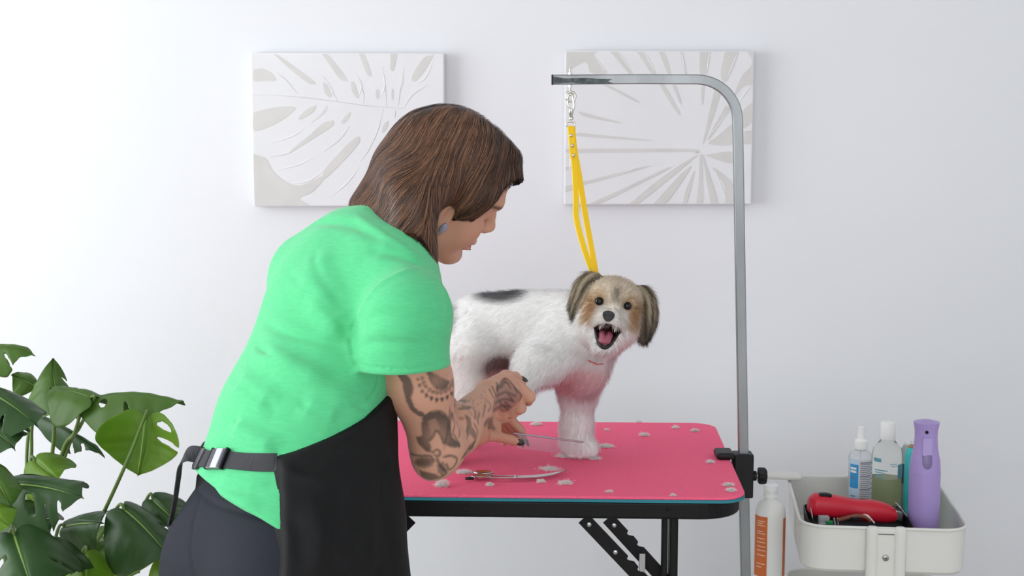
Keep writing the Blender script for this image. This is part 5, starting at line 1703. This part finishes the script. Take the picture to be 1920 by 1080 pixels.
# hand tattoo: shaded panel with line work
tat_fill(z2((1120, 250), (1185, 185), (1255, 245), (1315, 315), (1250, 395), (1160, 440), (1085, 430), (1105, 340)), .5, V(*lin(110, 74, 74)))
for P_ in (((1125, 270), (1185, 190), (1250, 250), (1270, 300)), ((1150, 260), (1190, 215), (1225, 265)), ((1120, 320), (1190, 290), (1260, 320)), ((1110, 370), (1180, 340), (1250, 360)), ((1100, 420), (1160, 390), (1230, 400)), ((1250, 260), (1300, 310), (1290, 350)),
           ((1130, 340), (1160, 380), (1210, 420)), ((1200, 300), (1240, 350)), ((1090, 250), (1115, 310)), ((1125, 220), (1130, 290)), ((1070, 270), (1100, 330)), ((1180, 360), (1215, 390))):
    tat_line(z2(*P_), .0020, .75)
# left hand tattoo
tat_fill(z2((1030, 520), (1050, 480), (1080, 470), (1095, 520), (1120, 560), (1100, 570), (1060, 560)), .6)
nk = RNG.random((260, 2))
for a, b in nk[:70]:
    tat_el(900 + a * 160, 260 + b * 130 + (1 - a) * 90, 4, 4, .5)
cB[AR] = cR
M_skin = mat('skin', (1, 1, 1), 0.5, attr='Col', spec=0.35, sss=0.12, ssscol=(.012, .004, .002), bump=(500, .06, .0006))
link('body', mesh('body', vB, fB, cB), M_skin, wo)
# nails
M_nail = mat('black_nail', lin(24, 26, 24), 0.18, coat=.6)


def nail(tip, prev, out, w_, l_):
    a = nrm(tip - prev); o_ = nrm(out - a * np.dot(out, a)); s_ = np.cross(a, o_)
    c = tip + o_ * .0062 - a * .001
    rings = []
    for t in np.linspace(.02, math.pi - .02, 10):
        rings.append([c + a * l_ * -math.cos(t) + math.sin(t) * (s_ * w_ * math.cos(b) + o_ * .0026 * math.sin(b)) for b in np.linspace(0, 2 * math.pi, 14, endpoint=False)])
    MB().loft(rings).build('fingernail', M_nail, wo, smooth=True)


nail(RT[3] + V(.000, 0, .002), RT[2], V(-.2, -.6, .8), .0062, .0105)
nail(LT[3], LT[2], V(0, -1, .25), .0068, .011)
nail(LFg[0][3] + V(.001, 0, -.004), LFg[0][2], V(.7, -.5, .2), .0045, .009)
nail(LFg[1][3] + V(0, 0, -.004), LFg[1][2], V(.7, -.5, .2), .0045, .009)
# ear plug, lip stud
ec = hit(tB, 831, 428)[0]
if ec is None: ec = q(.003, -.034, .08)
rings = [[ec + hR * (.0005 + .0042 * math.cos(t)) + math.sin(t) * HS * (hF * .0062 * math.cos(b) + hU * .0105 * math.sin(b)) for b in np.linspace(0, 2 * math.pi, 24, endpoint=False)] for t in np.linspace(.03, 1.6, 8)]
MB().loft(rings).build('ear_plug', mat('ear_plug_stone', lin(150, 150, 176), 0.15, coat=.5), wo, smooth=True)
lc = q(.100, -.080, .010)
MB().lathe([(.0012, -.002), (.0024, 0), (.0012, .002)], lc, 10, hF).build('lip_stud', M_nail, wo, smooth=True)

# ---- apron
FA = Field(PH - V(.30, .32, .52), PH + V(.40, .40, .50), 0.0045)
torso(FA, .004)
FA.ell(sp(.02), (.168, .122, .14), TAX, k=.05)
for s in (-1, 1):
    hip = sp(-.22, s * .085, .0)
    FA.cone(hip, V(hip[0] + .05, hip[1] + .05, .40), .108, .10, k=.08)
FA.ell(sp(.25, 0, .05), (.15, .10, .16), TAX, k=.06)
b0_ = PH + fh * .10
FA.cone(b0_ + V(0, 0, -.02) + R_ * .05, b0_ + V(.02, .02, -.45) + R_ * .06, .10, .12, k=.06)
FA.cone(b0_ + V(0, 0, -.02) - R_ * .05, b0_ + V(.02, .02, -.45) - R_ * .06, .10, .12, k=.06)
FA.D -= .006
e0 = hit(tS, 512, 858)[0]; e1 = hit(tS, 716, 752)[0]
dg = e1 - e0; dg = dg - R_ * np.dot(dg, R_); dg = nrm(dg)
nA = np.cross(R_, dg); nA = nA if nA[2] > 0 else -nA
FA.cut(e0, nA, .004)
FA.cut(e0, -fh + V(0, 0, .30), .004)
FA.cut(sp(.2, -.105, 0), -R_, .004)
vA, fA = FA.mesh(); vA = laplace(vA, fA, 4); nA_ = vnormals(vA, fA); tA = bvh(vA, fA)
for pl, wd_, dp in [([(545, 900), (600, 860), (680, 830)], .012, -.004), ([(530, 960), (560, 1000), (560, 1080)], .014, -.005), ([(620, 900), (640, 980), (630, 1080)], .018, -.006), ([(690, 860), (690, 940), (700, 1080)], .018, .006),
                    ([(520, 870), (560, 890), (620, 900)], .010, .004), ([(735, 860), (720, 930), (740, 1080)], .014, -.005), ([(580, 930), (600, 1000), (590, 1090)], .014, .005), ([(524, 862), (522, 960), (526, 1085)], .0025, -.002), ([(525, 855), (620, 815), (720, 762)], .0025, -.002)]:
    L = trace(tA, pl, 6)
    if len(L) > 2:
        crease(vA, nA_, L, wd_, dp)
M_apr = mat('black_apron_cloth', lin(15, 15, 16), 0.65, spec=0.25, noise=(30, 0.2), bump=(40, .25, .004))
ap = link('apron', mesh('apron', vA, fA), M_apr, wo)
# waist strap with buckle, sitting on the shirt
M_web = mat('black_webbing', lin(50, 50, 54), 0.7, bump=(700, .4, .001, (3, 1, 1)))
M_buck = mat('buckle_plastic', lin(70, 70, 76), 0.25, spec=.6)
P = trace(tS, [(520, 868), (490, 868), (460, 867), (430, 864), (400, 862), (375, 861), (364, 861)], 5, .003)
ctr = sp(.28)
zb_ = P[-1][2]
a0 = math.atan2(P[-1][1] - ctr[1], P[-1][0] - ctr[0])
ext = []
for t in np.linspace(.15, 2.0, 14):
    a = a0 - t
    dr_ = Vector((math.cos(a), math.sin(a), 0)); c_ = Vector((ctr[0], ctr[1], zb_))
    r_ = tS.ray_cast(c_ + dr_ * .6, -dr_)
    if r_[0] is not None: ext.append(np.array(r_[0]) + np.array(r_[1]) * .003)
PB = np.vstack([P, np.array(ext)]) if ext else P
sides = []
MBs = MB(); rings = []
for i, p in enumerate(PB):
    t = nrm(PB[min(i + 1, len(PB) - 1)] - PB[max(i - 1, 0)])
    loc = tS.find_nearest(Vector(p)); nn = np.array(loc[1]); up = nrm(np.cross(t, nn)); up = up if up[2] > 0 else -up
    rings.append([p + up * .0145 - nn * .001, p + up * .0145 + nn * .0015, p - up * .0145 + nn * .0015, p - up * .0145 - nn * .001])
st_ = MBs.loft(rings).build('waist_strap', M_web, ap)


def on_strap(px, hw, hh, th, name, material, par, py=863, bev=.0015):
    p, n = hit(tS, px, py)
    if p is None:
        nr = tS.find_nearest(Vector(W(px, py, 2.3))); p, n = np.array(nr[0]), np.array(nr[1])
    p2 = hit(tS, px + 6, py)[0]
    p2 = p + V(.005, -.003, 0) if p2 is None else p2
    t = nrm(p2 - p); n = nrm(n - t * np.dot(n, t)); up = np.cross(n, t); up = up if up[2] > 0 else -up
    M_ = Matrix(((t[0], up[0], n[0], p[0]), (t[1], up[1], n[1], p[1]), (t[2], up[2], n[2], p[2]), (0, 0, 0, 1)))
    return MB().box((-hw, -hh, .002), (hw, hh, th), M_).build(name, material, par, bevel=bev, seg=2)


bk = on_strap(412, .020, .0175, .0085, 'buckle', M_buck, ap)
on_strap(414, .008, .0168, .0108, 'buckle_face', mat('buckle_sheen', lin(196, 198, 214), 0.25, spec=.8, metal=.3), bk)
on_strap(426, .003, .0185, .0105, 'buckle_bar', M_blk, bk)
on_strap(399, .003, .0185, .0100, 'buckle_bar', M_blk, bk)
on_strap(378, .0085, .0185, .0075, 'strap_slider', M_buck, ap)
# loose strap end looping off the back and hanging down
Yl = PB[len(P) - 1][1]
P = spline([W(388, 858, Yl - .006), W(370, 852, Yl - .008), W(352, 852, Yl - .006), W(339, 868, Yl), W(334, 900, Yl + .005), W(328, 940, Yl + .01), W(319, 984, Yl + .01)], 6)
sd = [nrm(V(.1, .35, 1) * (1 - t) + V(.06, 1, .0) * t) for t in np.clip(np.linspace(-.3, 1.8, len(P)), 0, 1)]
MB().rect_sweep(P, .028, .0022, [s_ for s_ in sd]).build('strap_tail', M_web, ap, bevel=.0005)
MB().box(tuple(W(314, 994, Yl + .008)), tuple(W(323, 982, Yl + .008) + V(0, .022, 0))).build('strap_end_tab', M_buck, ap, bevel=.002)

# ---- hair
FHh = Field(CH - V(.30, .22, .22), CH + V(.22, .22, .18), 0.003)
FHh.ell(q(-.016, .038, 0), hs(.106, .104, .088), WA, k=.02)
tops = [q(-.075, .065, -.02), q(-.072, .06, .03), q(-.062, .06, .06), q(-.052, .045, .076), q(-.05, .04, .080)]
mids = [W(738, 305, 2.67), W(750, 328, 2.61), W(760, 350, 2.56), W(770, 370, 2.54), W(776, 385, 2.545)]
bots = [W(674, 382, 2.63), W(698, 420, 2.575), W(735, 452, 2.52), W(772, 480, 2.495), W(798, 492, 2.50)]
tops, mids, bots = spline(tops, 3), spline(mids, 3), spline(bots, 3)
for a, b, c in zip(tops, mids, bots):
    FHh.chain([a, b, c], [.028, .025, .014], k=.025)
FHh.chain([q(-.03, .03, -.082), q(-.01, -.05, -.078), W(833, 500, 2.74)], [.02, .016, .006], k=.02)
FHh.chain([q(.030, .105, .0), q(.068, .098, .010), q(.076, .082, .038), q(.056, .052, .064), q(.028, .036, .076)], [.022, .020, .015, .014, .014], k=.02)
FHh.chain([q(.035, .105, .0), q(.068, .092, -.03), q(.060, .05, -.066)], [.022, .018, .014], k=.02)
FHh.ell(q(.026, .036, .068), hs(.042, .036, .020), WA, k=.012)
FHh.ell(q(.018, .018, .072), hs(.026, .018, .014), WA, k=.01)
# keep the ear and face free
FHh.ell(q(-.004, -.012, .096), hs(.023, .035, .030), WA, k=.006, mode='sub')
sl_, gx, gy, gz = FHh.region(FHh.lo, FHh.lo + (FHh.n - 1) * FHh.h)
lfg = ((gx - CH[0]) * hF[0] + (gy - CH[1]) * hF[1] + (gz - CH[2]) * hF[2]) / HS
lug = ((gx - CH[0]) * hU[0] + (gy - CH[1]) * hU[1] + (gz - CH[2]) * hU[2]) / HS
lrg = ((gx - CH[0]) * hR[0] + (gy - CH[1]) * hR[1] + (gz - CH[2]) * hR[2]) / HS
fb_ = np.interp(lug, [-.2, -.022, -.012, .006, .0415, .070, .084, .098], [.014, .014, .022, .058, .070, .076, .085, .12]) - .25 * np.abs(lrg)
d_c = ((lfg - fb_) * HS * .8).astype(np.float32)[tuple(slice(0, n) for n in FHh.D.shape)]
FHh.D = np.maximum(FHh.D, d_c)
vH, fH = FHh.mesh(); vH = laplace(vH, fH, 5)
C_h1 = V(*lin(48, 33, 26)); C_h2 = V(*lin(108, 74, 54)); C_h3 = V(*lin(142, 100, 72))
M_hair = mat('brown_hair', (1, 1, 1), 0.42, attr='Col', spec=0.45)
hb = link('hair', mesh('hair', vH, fH, np.tile(C_h1 * .8, (len(vH), 1))), M_hair, wo)


def hflow(P):
    L = (P - CH) / HS; f_, u_, r_ = L @ hF, L @ hU, L @ hR
    n_ = FHh.grad(P)
    fl = np.tile(-hU * 1.0 - hF * .04, (len(P), 1))
    top = np.clip((u_ - .05) / .05, 0, 1)[:, None]
    fl = fl + top * (hR[None] * np.sign(r_ + .02)[:, None] * .8 - hF * .12)
    front = np.clip((f_ - .045) / .03, 0, 1)[:, None] * np.clip((u_ - .02) / .03, 0, 1)[:, None]
    fl = fl * (1 - front) + front * (hF * .35 - hU * .75 + hR * np.sign(r_ + .01)[:, None] * .75)
    side = np.clip((f_ - .0) / .03, 0, 1)[:, None] * np.clip((.055 - u_) / .02, 0, 1)[:, None]
    fl = fl * (1 - side) + side * (-hF * .5 - hU * .75)
    low = np.clip((-.02 - u_) / .05, 0, 1)[:, None] * (f_ < 0)[:, None]
    fl = fl * (1 - low) + low * nrm(bots[6] - mids[6])
    fl = fl - n_ * (fl * n_).sum(1)[:, None]
    return nrm_rows(fl), n_


NS_ = 24000
P0, _ = sample_faces(vH, fH, NS_)
K = 12; step = .0095
jit = RNG.normal(0, .12, (NS_, 3)); lay = .0006 + .0035 * RNG.random(NS_)
pts = np.zeros((NS_, K, 3)); sd_ = np.zeros((NS_, K, 3)); p = P0.copy(); live = np.ones(NS_, bool)
for i in range(K):
    dv = FHh.sample(p); fl, n_ = hflow(p)
    live &= np.abs(dv) < .006
    p = np.where(live[:, None], p - n_ * np.clip(dv - lay, -.01, .01)[:, None], p)
    pts[:, i] = p; sd_[:, i] = nrm_rows(np.cross(fl, n_))
    p = p + np.where(live[:, None], nrm_rows(fl + jit * .5) * step, V(0, 0, 0))
tone = RNG.random(NS_)
lock = np.sin(P0 @ hR * 160 + P0 @ hF * 110) * .5 + .5
tone = np.clip(.25 * tone + .75 * lock, 0, 1)[:, None]
col = C_h1 * (1 - tone) + C_h2 * tone
hi_ = (RNG.random(NS_) < .16)[:, None]
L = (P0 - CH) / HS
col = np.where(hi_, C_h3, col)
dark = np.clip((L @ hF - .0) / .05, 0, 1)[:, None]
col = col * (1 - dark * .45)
wd = np.full((NS_, K), .00045) * np.interp(np.arange(K), [0, 1, K - 3, K - 1], [.3, 1, .8, .15])[None]
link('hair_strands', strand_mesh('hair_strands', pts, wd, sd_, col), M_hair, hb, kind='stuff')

# ---- comb held in the left hand
M_comb = mat('comb_steel', lin(176, 160, 172), 0.28, metal=.9)
cb_ = thing('grooming_comb', W(1030, 830, 2.995), 'fine-toothed metal comb in the woman\'s lower hand at the dog\'s paw', 'comb')
c0, c1 = W(962, 812, 2.995), W(1094, 829, 3.02)
MB().rect_sweep([c0, c1], .0035, .0055, V(0, 0, 1)).build('comb_spine', M_comb, cb_, bevel=.0012)
m = MB(); n = 96
for i in range(n):
    p = c0 + (c1 - c0) * (.06 + .93 * i / (n - 1))
    m.rect_sweep([p, p + V(-.001, 0, -.030)], .0005, .0012, V(1, 0, 0))
m.build('comb_teeth', M_comb, cb_, kind='stuff')
